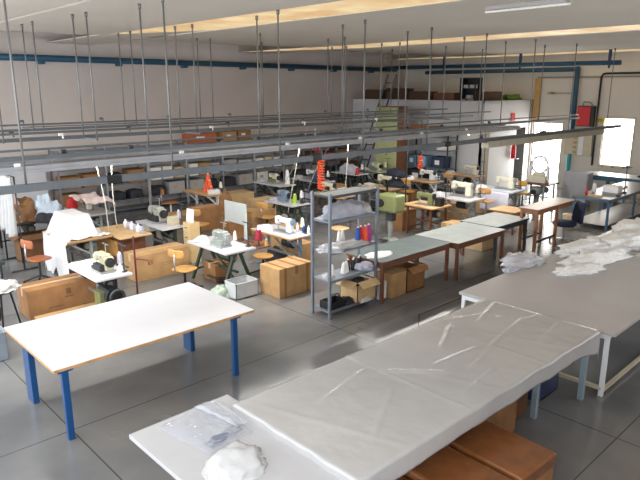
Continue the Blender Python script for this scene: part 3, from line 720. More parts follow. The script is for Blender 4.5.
tag(MB().lathe([(.045, 0), (.05, .2), (.03, .24)], (16.75, 6.7, .85)).done('white_bottle', white_en, smooth=True), 'white bottle beside the white box on the bench', 'bottle')
t = thing('thread_stand', 'tall thin thread stand rising from the steel bench', 'stand', (17.15, 6.05, .85))
MB().cyl((0, 0, 0), (0, 0, .75), .012, 8).cyl((-.05, 0, .0), (.05, 0, .0), .05, 10).done('post', dark_steel, t)
MB().bb(-.02, .02, -.12, .12, .7, .72).bb(-.03, .03, -.03, .03, .68, .76).done('arm', dark_steel, t)
tag(MB().box(18.1, 6.5, .87, .5, .25, .04, rz=.15).done('wood_board', wood_top), 'wooden board lying along the steel bench', 'board')
tag(heap('dark_tool', black_rub, 17.7, 6.5, .85, .1, .05, .06, 65, .2), 'dark iron lying on the steel bench', 'iron')
t = thing('side_bench', 'blue bench with white top under the bright window', 'table', (20.3, 7.0, 0))
MB().bb(-.45, .45, -2.2, 1.5, .86, .90).done('tabletop', white_lam, t)
MB().bb(-.47, -.44, -2.2, 1.5, .74, .88).bb(.44, .47, -2.2, 1.5, .74, .88).bb(-.45, .45, 1.47, 1.5, .74, .88).done('apron', mat('bench_teal', (44, 90, 112), .4), t)
for sy in (1.42, .55, -.6, -2.1):
    for sx in (-.41, .41): MB().bb(sx-.035, sx+.035, sy-.05, sy+.05, 0, .86).done('leg', teal_paint if sy > 1 else mat('bench_teal', (44, 90, 112), .4), t)
MB().bb(-.4, .4, -2.1, 1.4, .3, .33).done('shelf', wood_top, t)
tag(heap('black_bag', black, 20.3, 6.3, .90, .2, .5, .16, 66, .15), 'black rolled bundle on the blue bench', 'bundle')
t = thing('low_cabinet', 'plain grey cabinet standing before the window wall', 'cabinet', (19.3, 8.2, 0))
MB().bb(-.28, .1, -.36, .42, .0, 1.02).done('cabinet_body', mat('grey_cabinet', (170, 170, 176), .5, vary=.04), t, bevel=.01)
MB().bb(-.3, -.28, -.34, .4, .03, .99).done('door', mat('grey_cabinet_door', (176, 176, 182), .5, vary=.04), t)
MB().bb(-.32, -.3, .28, .31, .5, .62).done('handle', silver, t)
t = thing('waste_bin', 'cream bin on the floor under the steel bench corner', 'bin', (15.45, 6.75, 0))
MB().lathe([(.13, 0), (.16, .36), (.165, .38)], n=18).done('bin_body', beige_box, t, smooth=True); MB().lathe([(.17, .38), (.17, .40), (.05, .42)], n=18).done('lid', wood_top, t)

# ------------------------------------------------------------------ sewing stations
def sewing_table(label, x0, x1, y0, y1, top, edge, frame, legs='K', motor=black_rub, drawer=None, z=.76, stand=True, rz=0.):
    cx, cy = (x0+x1)/2, (y0+y1)/2
    t = thing('sewing_table', label, 'table', (cx, cy, 0), rz)
    w, d = (x1-x0)/2, (y1-y0)/2
    tp = MB().bb(-w, w, -d, d, z-.04, z-.003).done('tabletop', edge, t, bevel=.012)
    MB().bb(-w+.003, w-.003, -d+.003, d-.003, z-.003, z).done('laminate', top, tp)
    for s in (-1, 1):
        y = s*(d-.14)
        m = MB()
        if legs == 'A':
            m.bar((-.05, y, z-.05), (-w+.02, y, .03), .05, .05).bar((.05, y, z-.05), (w-.02, y, .03), .05, .05).bb(-.16, .16, y-.03, y+.03, z-.09, z-.04).bb(-w*.7, w*.7, y-.015, y+.015, .2, .23)
        elif legs == 'K':
            m.bb(.03, .08, y-.03, y+.03, .03, z-.04).bb(-w+.02, w-.02, y-.035, y+.035, 0, .05).bar((.05, y, .42), (-w+.08, y, z-.06), .035, .035).bb(-w+.05, w-.05, y-.025, y+.025, z-.08, z-.04)
        else:
            for sx in (-1, 1): m.bb(sx*(w-.06)-.025, sx*(w-.06)+.025, y-.025, y+.025, 0, z-.04)
            m.bb(-w+.06, w-.06, y-.015, y+.015, .14, .17)
        m.done('leg_frame', frame, t)
    MB().bb(-.02, .02, -d+.14, d-.14, .30, .34).bar((.05, -d+.2, .06), (.0, d-.3, z-.08), .03, .03).done('stretcher', silver if legs == 'K' else frame, t)
    MB().box(-.03, .1, .09, .28, .38, .018, ry=.18).done('treadle', dark_steel, t)
    mo = MB().cyl((.06, -.3, z-.22), (.06, -.02, z-.22), .10, 16).bb(.0, .12, -.22, -.1, z-.14, z-.04).done('motor', motor, t, smooth=False)
    MB().cyl((.06, -.34, z-.22), (.06, -.30, z-.22), .06, 14).done('pulley', silver, mo)
    if drawer: MB().bb(-w+.03, w-.12, d-.55, d-.2, z-.16, z-.045).done('drawer', drawer, t)
    if stand:
        st = MB().cyl((w-.07, -d+.16, z), (w-.07, -d+.16, z+.46), .011, 8).cyl((w-.07, -d+.16, z), (w-.07, -d+.16, z+.02), .05, 12).bb(w-.085, w-.055, -d+.0, -d+.32, z+.10, z+.115).bb(w-.08, w-.06, -d+.02, -d+.30, z+.44, z+.455).done('thread_stand', dark_steel, t)
    return t
def lockstitch(label, x, y, z, body, wheel=black_rub, rz=0., s=1., low=None):
    """bed, pillar and arm along Y: needle end +Y, hand wheel -Y"""
    t = thing('sewing_machine', label, 'sewing machine', (x, y, z), rz); t.scale = (s, s, s)
    MB().bb(-.09, .09, -.25, .24, 0, .022).done('bed', low or silver, t, bevel=.008)
    m = MB()
    m.bb(-.055, .055, -.24, -.10, .02, .20).bb(-.05, .05, -.24, .20, .19, .29).bb(-.055, .055, .13, .23, .14, .30)
    m.done('machine_body', body, t, bevel=.028, seg=3)
    MB().cyl((0, -.24, .235), (0, -.275, .235), .065, 18).cyl((0, -.275, .235), (0, -.29, .235), .045, 16).done('handwheel', wheel, t)
    MB().cyl((0, .19, .14), (0, .19, .03), .006, 8).bb(-.008, .022, .182, .198, .025, .035).cyl((0, .165, .14), (0, .165, .05), .005, 6).done('needle_bar', silver, t)
    MB().cyl((-.055, .09, .24), (-.075, .09, .24), .022, 12).bb(-.07, -.05, .10, .2, .155, .16).done('tension_dial', silver, t)
    MB().cyl((0, .0, .29), (0, .0, .36), .006, 6).cyl((0, -.06, .29), (0, -.06, .31), .02, 8).done('thread_guide', silver, t)
    return t
def overlock(label, x, y, z, body, front, wheel=black_rub, rz=0., s=1.):
    t = thing('overlock_machine', label, 'sewing machine', (x, y, z), rz); t.scale = (s, s, s)
    MB().bb(-.13, .12, -.17, .16, .0, .035).done('bed', silver, t, bevel=.008)
    MB().bb(-.04, .11, -.16, .08, .03, .25).bb(-.06, .09, -.12, .20, .19, .29).bb(-.09, .02, .06, .18, .17, .27).done('machine_body', body, t, bevel=.025, seg=3)
    MB().bb(-.12, -.04, -.14, .12, .03, .14).bb(-.11, .0, .10, .22, .03, .075).done('looper_cover', front, t, bevel=.012)
    MB().cyl((.03, -.16, .17), (.03, -.215, .17), .075, 18).cyl((.03, -.215, .17), (.03, -.24, .17), .05, 14).done('handwheel', wheel, t)
    MB().cyl((-.05, .13, .17), (-.05, .13, .07), .007, 8).bb(-.09, -.03, .12, .15, .07, .08).done('needle_bar', silver, t)
    tt = MB()
    for k in range(4): tt.cyl((-.06, -.08+k*.05, .26), (-.09, -.08+k*.05, .28), .016, 10)
    tt.done('tension_dial', silver, t)
    MB().cyl((.05, -.02, .29), (.05, -.02, .44), .006, 6).bb(.04, .06, -.12, .08, .43, .44).done('thread_guide', silver, t)
    return t
Z = .76
# first row
sewing_table('white sewing table with dark frame behind the blue-legged table', 3.55, 4.15, 8.7, 9.95, white_lam, white_lam, black, 'K', black_rub)
overlock('cream and olive overlock machine with black wheel on the nearest sewing table', 3.86, 9.12, Z, mat('cream_olive_enamel', (176, 172, 140), .4, vary=.15), black_rub, s=1.02)
tag(MB().box(3.85, 9.72, Z+.012, .42, .36, .024).done('white_board', white_en, bevel=.004), 'white extension board on the nearest sewing table', 'board')
cone('short white thread cone beside the cream overlock machine', 4.04, 8.9, Z, white_thr, .06, .11)
cone('grey thread cone behind the cream overlock machine', 4.08, 9.3, Z, grey_cloth, .06, .15)
t = thing('motor_unit', 'large dark motor with fan wheel under the nearest sewing table', 'motor', (3.85, 8.95, 0))
MB().cyl((.0, -.2, .42), (.0, .2, .42), .14, 20).bb(-.08, .08, -.15, .15, 0, .3).done('motor_body', black_rub, t)
MB().torus((.02, -.24, .42), .11, .025, 'Y').done('fan_wheel', dark_steel, t, smooth=True)
MB().bb(-.2, -.12, -.1, .12, .25, .5).done('switch_box', olive, t)
t = sewing_table('white sewing table on dark green A legs beside the maroon cone', 5.88, 6.56, 8.62, 9.94, white_lam, white_lam, green_dark, 'A', green_dark)
overlock('small grey green overlock machine beside the maroon thread cone', 6.15, 9.15, Z, grey_en, grey_en, silver)
MB().box(.49, -.42, .745, .3, .62, .03).done('side_leaf', wood_dark, t, bevel=.006)
cone('maroon thread cone high on its stand at the white table', 6.66, 8.68, .87, maroon, .08, .2)
t = thing('cone_holder', 'thin stand rod carrying the maroon thread cone', 'stand', (6.66, 8.68, .76))
MB().cyl((0, 0, 0), (0, 0, .11), .012, 8).cyl((0, 0, 0), (0, 0, .012), .05, 12).bb(-.05, .05, -.05, .05, .10, .11).done('stand_body', dark_steel, t)
cone('white thread cone behind the maroon thread cone', 6.6, 9.35, Z, white_thr, .04, .16)
cone('yellow tan thread cone at the wooden leaf edge', 6.76, 8.58, Z, wood_ply, .035, .12)
sewing_table('white sewing table with wood edge and silver braces behind the tan carton', 7.42, 8.05, 8.65, 9.94, white_lam, wood_edge, bluegrey_en, 'K')
lockstitch('white lockstitch machine on the wood-edged table behind the tan carton', 7.72, 9.2, Z, white_en, bluegrey_en, s=1.05)
sewing_table('small wooden sewing table holding an olive machine', 11.95, 12.72, 8.55, 9.55, wood_top, wood_edge, wood_dark, 'P')
lockstitch('olive lockstitch machine with black motor on a wooden table', 12.25, 9.05, Z, olive, black_rub, s=1.05)
tag(MB().box(12.35, 8.68, Z+.11, .2, .18, .22).done('motor_block', black, bevel=.02), 'black motor block beside the olive machine', 'motor')
sewing_table('white sewing table with cream machine near the pale tables', 13.45, 14.25, 8.5, 9.9, white_lam, white_lam, grey_en, 'K')
lockstitch('long cream lockstitch machine on the white table near the pale tables', 13.95, 9.1, Z, cream, silver, s=1.35)
sewing_table('bluish white sewing table beside the honey wooden chair', 15.5, 16.3, 8.45, 9.8, mat('bluish_laminate', (206, 218, 228), .3, vary=.04), white_lam, silver, 'K')
lockstitch('cream lockstitch machine on the bluish table before the office wall', 15.95, 8.95, Z, cream, silver, s=1.2)
o = MB().grid(lambda u, v: (15.42-.03*math.sin(v*2)+.015*nz(u*8, v*3, 2), 8.5+u*.9, .74-v*.56), 16, 10).done('hanging_cloth', lavender, None, smooth=True, solid=.006)
tag(o, 'pale lavender cloth hanging from the bluish sewing table', 'cloth')
sewing_table('brown topped table carrying the big white ring machine', 17.5, 18.3, 8.4, 9.45, wood_dark, wood_dark, grey_en, 'P', grey_en, stand=False)
t = thing('hoop_machine', 'cream machine with big upright white ring by the bright door', 'machine', (17.9, 8.9, Z))
MB().bb(-.16, .16, -.28, .28, 0, .22).bb(-.1, .1, -.18, .18, .22, .3).done('machine_body', cream, t, bevel=.02)
MB().torus((0, 0, .55), .26, .035, 'X').done('ring', white_en, t, smooth=True)
MB().bb(-.05, .05, -.32, -.26, .1, .5).bb(-.05, .05, .26, .32, .1, .5).done('bracket', white_en, t)
t = thing('machine_pedestal', 'green grey motor pedestal under the ring machine table', 'motor', (17.75, 8.85, 0))
MB().lathe([(.22, 0), (.2, .06), (.09, .12), (.09, .38), (.2, .42), (.2, .6), (.1, .66)], n=16).done('pedestal_body', grey_en, t, smooth=True); MB().cyl((-.2, 0, .5), (-.26, 0, .5), .08, 14).done('hub', dark_steel, t)
# second row
sewing_table('wooden sewing table under the white draped cloth', 4.15, 5.05, 11.37, 12.7, wood_top, wood_edge, grey_en, 'K', drawer=cream, stand=False)
sewing_table('white sewing table with grey overlock and drawers, past the open aisle', 6.02, 6.66, 11.12, 12.3, white_lam, white_lam, green_dark, 'K', drawer=cream)
overlock('grey cream overlock machine with black front on the open aisle table', 6.32, 11.85, Z, mat('grey_cream_enamel', (168, 168, 156), .4, vary=.2), black_rub, s=1.2)
tag(MB().box(6.45, 11.4, Z+.09, .22, .16, .18).done('control_box', beige_box, bevel=.015), 'beige control box beside the grey cream overlock', 'box')
sewing_table('white sewing table with lime thread cone in the second row', 9.68, 10.32, 11.22, 12.35, white_lam, white_lam, green_dark, 'A')
overlock('blue grey overlock machine beside the lime thread cone', 9.95, 11.85, Z, bluegrey_en, bluegrey_en)
cone('lime green thread cone on the second row table', 10.02, 11.5, Z, lime, .07, .22)
cone('black thread cone beside the lime thread cone', 10.1, 11.32, Z, black_rub, .05, .14)
sewing_table('wooden sewing table half hidden behind the grey shelf unit', 11.35, 12.0, 11.2, 12.4, wood_top, wood_edge, wood_dark, 'P')
tag(MB().box(11.75, 11.35, Z+.1, .3, .42, .2).done('white_box', white_en, bevel=.02), 'white box on the wooden table behind the shelf unit', 'box')
lockstitch('cream lockstitch machine behind the white box', 11.7, 12.0, Z, cream)
sewing_table('wooden sewing table behind the green pedestal machine', 13.35, 14.0, 11.12, 12.35, wood_top, wood_edge, grey_en, 'K')
lockstitch('cream white lockstitch machine behind the green pedestal machine', 13.7, 11.6, Z, cream, s=1.2)
sewing_table('wooden sewing table by the yellow chair', 15.36, 15.98, 11.1, 12.4, wood_top, wood_edge, white_en, 'K')
lockstitch('white lockstitch machine by the yellow chair', 15.68, 11.55, Z, white_en, s=1.15)
sewing_table('wooden sewing table nearest the office partition', 17.45, 18.12, 10.9, 12.25, wood_top, wood_edge, white_en, 'K')
lockstitch('cream lockstitch machine nearest the office partition', 17.8, 11.3, Z, cream, s=1.1)
# third row
sewing_table('dark table under brown clothes and a pale blue bag', 3.9, 4.75, 13.7, 15.1, dark_steel, black, black, 'P', stand=False)
sewing_table('grey sewing table with dusty pink cloth on it', 5.45, 6.15, 13.6, 14.9, grey_lam, grey_lam, grey_en, 'K', stand=False)
sewing_table('wooden sewing table with orange thread cones near the back racks', 9.0, 9.68, 13.93, 15.3, wood_top, wood_edge, white_en, 'K')
sewing_table('white sewing table with tall white cone in the third row', 11.48, 12.12, 13.83, 15.2, white_lam, white_lam, green_dark, 'K')
overlock('cream grey overlock machine beside the tall white cone', 11.8, 14.5, Z, cream, olive)
cone('tall white thread cone in the third row', 11.95, 14.05, Z, white_thr, .08, .42)
sewing_table('white sewing table in the third row behind the orange hose', 12.85, 13.5, 13.5, 15.0, white_lam, white_lam, green_dark, 'A')
lockstitch('white lockstitch machine behind the orange hose', 13.2, 14.3, Z, white_en)
tag(heap('navy_fabric', blue_box, 12.95, 13.75, Z, .2, .2, .34, 71, .25), 'navy fabric heap on the table behind the orange hose', 'fabric')
sewing_table('pale sewing table with grey covered machine in the third row', 14.95, 15.6, 13.95, 15.2, pale_lino, white_lam, green_dark, 'A')
o = heap('machine_cover', grey_cloth, 15.25, 14.6, Z, .24, .42, .3, 72, .2); tag(o, 'grey cloth cover over a machine in the third row', 'cloth')
cone('red thread cone at the pale third row table', 15.05, 14.0, .5, red_thr, .07, .24).location.z = Z
sewing_table('green edged sewing table before the tall green cabinet', 15.95, 16.6, 13.75, 14.95, pale_lino, olive, green_dark, 'A')
overlock('cream green overlock machine before the tall green cabinet', 16.25, 14.2, Z, cream, green_mach)
# a few more machines on bare tables
lockstitch('cream lockstitch machine under the dusty pink cloth', 5.8, 14.4, Z, cream)
# orange cones pyramid
for i, (dx, dy, dz) in enumerate(((0, 0, 0), (.0, .14, 0), (.0, -.14, 0), (0, .07, .17), (0, -.07, .17), (0, 0, .34))):
    cone(('orange thread cone at the base of the stack, middle', 'orange thread cone at the base of the stack, nearer the racks', 'orange thread cone at the base of the stack, nearer the aisle',
          'orange thread cone in the second layer of the stack, nearer the racks', 'orange thread cone in the second layer of the stack, nearer the aisle', 'orange thread cone on top of the stack')[i], 9.35+dx, 14.45+dy, Z+dz, orange_p, .075, .17)
tag(MB().box(9.3, 14.1, Z+.06, .3, .2, .12).done('white_box', white_en, bevel=.015), 'small white box in front of the orange thread cones', 'box')

# small things lying on and under the sewing tables
STATIONS = [
    ('the nearest sewing table', 3.55, 4.15, 8.7, 9.95, None, None, grey_cloth),
    ('the dark green A-legged table', 5.88, 6.56, 8.62, 9.94, white_cloth, None, None),
    ('the wood-edged table behind the tan carton', 7.42, 8.05, 8.65, 9.94, lavender, dark_stuff, cream),
    ('the table with the long cream machine', 13.45, 14.25, 8.5, 9.9, white_cloth, None, white_thr),
    ('the bluish table before the office wall', 15.5, 16.3, 8.45, 9.8, paper, white_cloth, white_thr),
    ('the open aisle table with grey drawers', 6.02, 6.66, 11.12, 12.3, None, dark_stuff, grey_cloth),
    ('the second row table with lime thread', 9.68, 10.32, 11.22, 12.35, grey_cloth, white_cloth, white_thr),
    ('the wooden table behind the green pedestal machine', 13.35, 14.0, 11.12, 12.35, white_cloth, dark_stuff, cream),
    ('the wooden table by the yellow chair', 15.36, 15.98, 11.1, 12.4, paper, lavender, white_thr),
    ('the wooden table nearest the office partition', 17.45, 18.12, 10.9, 12.25, white_cloth, None, white_thr),
    ('the table with the orange thread cones', 9.0, 9.68, 13.93, 15.3, None, white_cloth, cream),
    ('the third row table with tall white cone', 11.48, 12.12, 13.83, 15.2, grey_cloth, dark_stuff, None),
    ('the third row table behind the orange hose', 12.85, 13.5, 13.5, 15.0, white_cloth, lavender, white_thr),
    ('the pale table with grey covered machine', 14.95, 15.6, 13.95, 15.2, None, dark_stuff, white_thr),
    ('the green edged table by the tall cabinet', 15.95, 16.6, 13.75, 14.95, white_cloth, None, cream)]
for n_, (ph, x0, x1, y0, y1, st, under, co_) in enumerate(STATIONS):
    if st:
        tag(heap('cloth_pieces', st, x0+.2, y1-.24, Z, .15, .17, .10, 200+n_, .28), 'pile of cut cloth on '+ph, 'cloth')
    if under:
        tag(heap('fabric_sack', under, (x0+x1)/2+.1, y1-.3, 0, .2, .22, .34, 230+n_, .22), 'stuffed fabric sack under '+ph, 'sack')
    if co_:
        cone('thread cone on the stand of '+ph, x1-.07, y0+.28, Z+.115, co_, .05, .17)
carton('low tan carton under the dark green A-legged table', 6.3, 9.55, .36, .4, .34, card[1])
carton('tan carton on the floor behind the wood-edged table', 8.25, 9.4, .42, .6, .44, card[0])
carton('brown carton under the wooden table by the yellow chair', 15.6, 12.1, .4, .4, .4, card[1])
carton('tan carton beside the wooden table behind the green pedestal machine', 14.3, 11.6, .4, .5, .45, card[0])
carton('pale carton under the bluish table before the office wall', 15.85, 9.5, .42, .4, .4, card[2])
carton('tan carton on the floor by the third row tables', 14.2, 14.2, .5, .6, .5, card[0])
tag(heap('brown_sacks', brown_cloth, 9.05, 13.2, 0, .25, .25, .9, 120, .25), 'upright brown sack standing near the orange thread cones', 'sack')
for k, (x, y) in enumerate(((8.2, 8.78), (8.22, 8.95), (8.2, 9.12))):
    t = thing('bottle', ('pale bottle at the wood-edged table, nearest the tan carton', 'blue bottle between two pale bottles at the wood-edged table', 'pale bottle at the wood-edged table, farthest from the tan carton')[k], 'bottle', (x-.24, y-.06, Z))
    MB().lathe([(.03, 0), (.03, .11), (.012, .15)], n=12).done('bottle_body', (paper, blue_thr, paper)[k], t, smooth=True); MB().cyl((0, 0, .15), (0, 0, .18), .013, 8).done('cap', white_en, t)
# ------------------------------------------------------------------ green pedestal machine
t = thing('snap_press', 'sage green box-headed machine on a pedestal behind the aisle tables', 'machine', (11.1, 9.2, 0))
MB().lathe([(.2, 0), (.2, .04), (.06, .08), (.06, .7)], n=16).done('pedestal', grey_en, t)
MB().bb(-.2, .2, -.29, .29, .72, 1.16).done('machine_head', olive, t, bevel=.06, seg=3)
MB().cyl((-.2, .16, .94), (-.235, .16, .94), .1, 18).done('port', black, t)
MB().bb(-.08, .08, -.1, .1, .5, .7).done('gear_case', dark_steel, t)
MB().box(-.2, 0, .05, .3, .16, .02, ry=.2).done('treadle', dark_steel, t)

# dark cloths hung behind it
for k, (z, lab) in enumerate(((1.25, 'upper dark bundle on the black stand behind the green machine'), (.95, 'lower dark bundle on the black stand behind the green machine'))):
    tag(heap('dark_bundle', mat('navy_black_cloth', (32, 38, 52), .75, vary=.2), 13.15, 10.75, z, .18, .3, .2, 80+k, .2), lab, 'cloth')
t = thing('garment_stand', 'tall black post stand behind the green machine', 'stand', (13.15, 10.75, 0))
MB().cyl((0, -.36, 0), (0, -.36, 2.3), .02, 10).bb(-.22, .22, -.4, -.32, 0, .03).done('post', black, t)
for z in (.93, 1.23): MB().bb(-.18, .18, -.38, .32, z, z+.02).done('tray', black, t)
MB().bb(-.02, .02, .29, .33, 0, .95).done('rear_post', black, t)

# ------------------------------------------------------------------ chairs
def workchair(label, x, y, rz, m, back=True, seat_z=.47, frame=black, round_=False):
    t = thing('work_chair' if back else 'work_stool', label, 'chair' if back else 'stool', (x, y, 0), rz)
    n = 24
    def ring(s, z): return [(math.copysign(abs(math.cos(a))**(1 if round_ else .6), math.cos(a))*.20*s, math.copysign(abs(math.sin(a))**(1 if round_ else .6), math.sin(a))*.21*s, z) for a in [2*PI*k/n for k in range(n)]]
    loft([ring(.94, seat_z-.025), ring(1, seat_z-.012), ring(1, seat_z), ring(.93, seat_z+.006)], m, 'seat', t)
    MB().cyl((0, 0, .1), (0, 0, seat_z-.02), .024, 10).bb(-.1, .1, -.04, .04, seat_z-.05, seat_z-.025).done('column', frame, t)
    for k in range(4):
        a = PI/4+k*PI/2
        MB().bar((0, 0, .13), (.3*math.cos(a), .3*math.sin(a), .02), .03, .025).cyl((.3*math.cos(a), .3*math.sin(a), 0), (.3*math.cos(a), .3*math.sin(a), .035), .025, 8).done('leg', frame, t)
    if back:
        MB().grid(lambda u, v: (-.20-.03*math.cos((u-.5)*PI)*1, (u-.5)*.38*(1-.15*(2*v-1)**2), seat_z+.24+v*.16), 12, 6).done('backrest', m, t, smooth=True, solid=.014)
        MB().tube([(-.05, 0, seat_z-.03), (-.24, 0, seat_z-.01), (-.255, 0, seat_z+.12), (-.245, 0, seat_z+.32)], .014).done('back_bar', silver, t, smooth=True)
    return t
workchair('reddish wooden swivel chair beside the white draped machine', 3.72, 11.72, .25, wood_red)
workchair('honey wooden chair at the dark green legged table', 5.5, 9.42, .3, wood_ply, seat_z=.40)
workchair('honey wooden stool seat beside the tan taped carton', 7.1, 9.12, 0, wood_ply, back=False, seat_z=.40, round_=True)
workchair('wooden chair behind the beige drawer unit', 7.6, 12.2, .4, wood_ply)
workchair('brown backed chair before the back racks, near the orange cones', 8.55, 15.2, -.3, mat('brown_ply', (176, 112, 58), .4, vary=.15), frame=white_en)
workchair('pale wooden stool seen through the grey shelf unit', 9.62, 9.5, 0, wood_top, back=False, seat_z=.5)
workchair('yellow wooden chair behind the olive machine table', 15.1, 11.85, .2, mat('yellow_ply', (214, 158, 58), .4, vary=.1), seat_z=.45)
workchair('honey wooden chair at the bluish sewing table', 15.0, 8.95, .2, wood_ply, seat_z=.52, frame=silver)
workchair('small honey chair near the lime thread table', 9.3, 11.75, .3, wood_ply)
workchair('wooden chair near the office partition', 17.1, 11.6, .1, wood_ply)
workchair('yellow wooden chair tucked at the ring machine table', 17.15, 9.0, .1, mat('yellow_ply', (214, 158, 58)), seat_z=.5)
t = thing('small_table', 'small low wooden table in front of the honey chair', 'table', (14.1, 7.75, 0))
MB().bb(-.35, .35, -.38, .38, .56, .59).done('tabletop', wood_top, t, bevel=.01)
for sx in (-.28, .28):
    for sy in (-.3, .3): MB().bb(sx-.02, sx+.02, sy-.02, sy+.02, 0, .56).done('leg', wood_dark, t)
MB().bb(-.28, .28, -.3, .3, .45, .56).done('drawer_box', wood_ply, t)

# ------------------------------------------------------------------ aisle oddments
t = thing('drawer_unit', 'narrow beige drawer unit beside the open aisle table', 'cabinet', (6.62, 10.95, 0))
MB().bb(-.12, .12, -.13, .13, 0, .86).done('cabinet_body', mat('beige_melamine', (206, 178, 130), .5, vary=.08), t)
for k in range(4):
    d = MB().bb(-.135, -.12, -.12, .12, .03+k*.21, .22+k*.21).done('drawer', mat('beige_drawer', (214, 188, 142), .5, vary=.06), t)
    MB().bb(-.15, -.135, -.04, .04, .12+k*.21, .135+k*.21).done('handle', dark_steel, d)
tag(MB().box(6.6, 10.95, .86+.14, .02, .26, .28, ry=.1).done('paper_sheet', paper), 'white sheet of paper standing on the beige drawer unit', 'paper')
t = thing('display_panel', 'large white panel on a stand in the middle of the machines', 'panel', (8.3, 11.7, 0))
MB().box(0, 0, .72, .04, .85, .50).done('panel_board', mat('panel_white', (216, 222, 220), .5, vary=.03), t)
MB().bb(-.03, .03, .34, .42, 0, .5).bb(-.18, .18, .35, .41, 0, .03).done('leg', white_en, t)
MB().bb(-.03, .03, -.42, -.36, 0, .5).bb(-.18, .18, -.42, -.36, 0, .03).done('leg', white_en, t)
t = thing('plastic_bin', 'translucent bin on the floor under the dark green legged table', 'bin', (6.05, 8.42, 0))
MB().bb(-.24, .24, -.17, .17, 0, .015).bb(-.24, -.23, -.17, .17, 0, .28).bb(.23, .24, -.17, .17, 0, .28).bb(-.24, .24, -.17, -.16, 0, .28).bb(-.24, .24, .16, .17, 0, .28).done('bin_body', bin_plastic, t)
MB().bb(-.25, .25, -.18, -.16, .27, .29).bb(-.25, .25, .16, .18, .27, .29).bb(-.25, -.23, -.18, .18, .27, .29).bb(.23, .25, -.18, .18, .27, .29).done('rim', bin_plastic, t)
tag(heap('waste_bag', mat('green_white_film', (160, 176, 160), .3, vary=.15), 5.72, 8.62, 0, .2, .18, .2, 85, .25), 'pale green plastic sack beside the translucent bin', 'bag')
t = thing('work_bench', 'wooden crate bench with bottles behind the white draped machine', 'bench', (5.42, 11.7, 0))
MB().bb(-.34, .34, -.62, .62, .70, .74).done('tabletop', wood_top, t, bevel=.006)
MB().bb(-.3, .3, -.4, .6, 0, .70).done('carcass', wood_dark, t)
MB().bb(-.32, -.3, -.38, .58, .3, .62).done('front_panel', wood_ply, t)
for k in range(6):
    t = thing('bottle', ('purple-capped bottle on the crate bench, first along the row', 'pale bottle on the crate bench, second along the row', 'purple-capped bottle on the crate bench, third along the row', 'pale bottle on the crate bench, fourth along the row', 'purple-capped bottle on the crate bench, fifth along the row', 'pale bottle ending the row on the crate bench')[k], 'bottle', (5.6, 11.2+k*.14, .74))
    MB().lathe([(.045, 0), (.045, .12), (.02, .15)], n=12).done('bottle_body', (grey_cloth, paper)[k % 2], t, smooth=True)
    MB().cyl((0, 0, .15), (0, 0, .18), .02, 8).done('cap', (mat('purple_cap', (92, 70, 130), .5), white_en)[k % 2], t)

# white cloth draped over the machine on the wooden table
def drape(u, v):
    X = (u-.5)*2.3; Y = (v-.5)*2.1
    hx, hy = .19, .40                               # the machine under it
    ex = max(0, abs(X)-hx); ey = max(0, abs(Y)-hy); d = math.hypot(ex, ey)
    px = math.copysign(min(abs(X), hx), X); py = math.copysign(min(abs(Y), hy), Y)
    top = .44; ang = math.atan2(Y, X)
    fold = .045*math.sin(ang*11+1.3)+.03*nz(X*3, Y*3, 2)
    if d < .03: off, z = 0, top+.012*nz(X*5, Y*5, 1)
    else:
        k = min(d-.03, top); off = k*.30+fold*min(1, k*3); z = top-k
        rest = d-.03-top
        if rest > 0: off += rest*.35; z = .014+.05*abs(nz(X*6, Y*6, 3))*min(1, rest*8)
    if d > 0:
        px += ex/d*math.copysign(off, X); py += ey/d*math.copysign(off, Y)
    if px < -.30:                                    # falls over the front table edge
        fall = (-.30-px)*4.5; px = -.40-.04*abs(math.sin(py*10))*min(1, fall*3); z = .01-fall
    if py > .55: py = .55+(py-.55)*.4
    return (4.52+px, 11.98+py, .765+z)
o = MB().grid(drape, 56, 56).done('draped_cloth', mat('bright_white_cloth', (218, 218, 218), .85, vary=.03, bump=.4, bscale=10), None, smooth=True, solid=.005)
tag(o, 'white cloth draped over a machine and falling to the floor side', 'cloth')
# white fabric hanging at the picture's edge, and the things around it
t = thing('garment_rail', 'steel garment rail carrying the long white fabric', 'rail', (3.74, 13.2, 0))
MB().tube([(0, -.5, 0), (0, -.5, 1.92), (0, .6, 1.92), (0, .6, 0)], .018).tube([(-.25, -.5, .02), (.25, -.5, .02)], .018).tube([(-.25, .6, .02), (.25, .6, .02)], .018).done('rail_frame', dark_steel, t, smooth=True)
def hang(u, v):
    s = math.sin(u*26)*.05*(.4+v)+.02*nz(u*6, v*4)
    return (3.72+s-.05*v, 12.85+u*.75-.02*v, 1.93-v*1.2-.06*math.sin(u*7))
tag(MB().grid(hang, 60, 24).done('hanging_fabric', white_cloth, None, smooth=True, solid=.01), 'long white fabric hanging from the steel garment rail', 'fabric')
tag(heap('pink_garment', pink_cloth, 4.06, 14.2, .76, .16, .3, .75, 90, .25), 'dusty pink garments piled beside the hanging white fabric', 'fabric')
tag(heap('brown_garments', brown_cloth, 4.3, 14.2, Z, .34, .40, .46, 91, .25, k=6, boxy=.75), 'heap of brown clothes on the dark table', 'fabric')
tag(heap('plastic_bag', bluewhite_bag, 4.7, 14.0, Z, .3, .4, .5, 92, .25, k=6, boxy=.85), 'pale blue plastic bag of white cloth on the dark table', 'bag')
tag(heap('dark_garments', dark_stuff, 4.55, 13.6, Z, .2, .2, .2, 93, .3), 'dark garments at the edge of the dark table', 'fabric')
t = carton('open wooden-brown box of scraps under the dark table', 4.25, 13.55, .7, .4, .5, card[3], open_=True)
tag(heap('red_bundle', red_thr, 5.62, 14.78, Z, .13, .12, .26, 94, .2), 'bright red bundle on the grey sewing table', 'fabric')
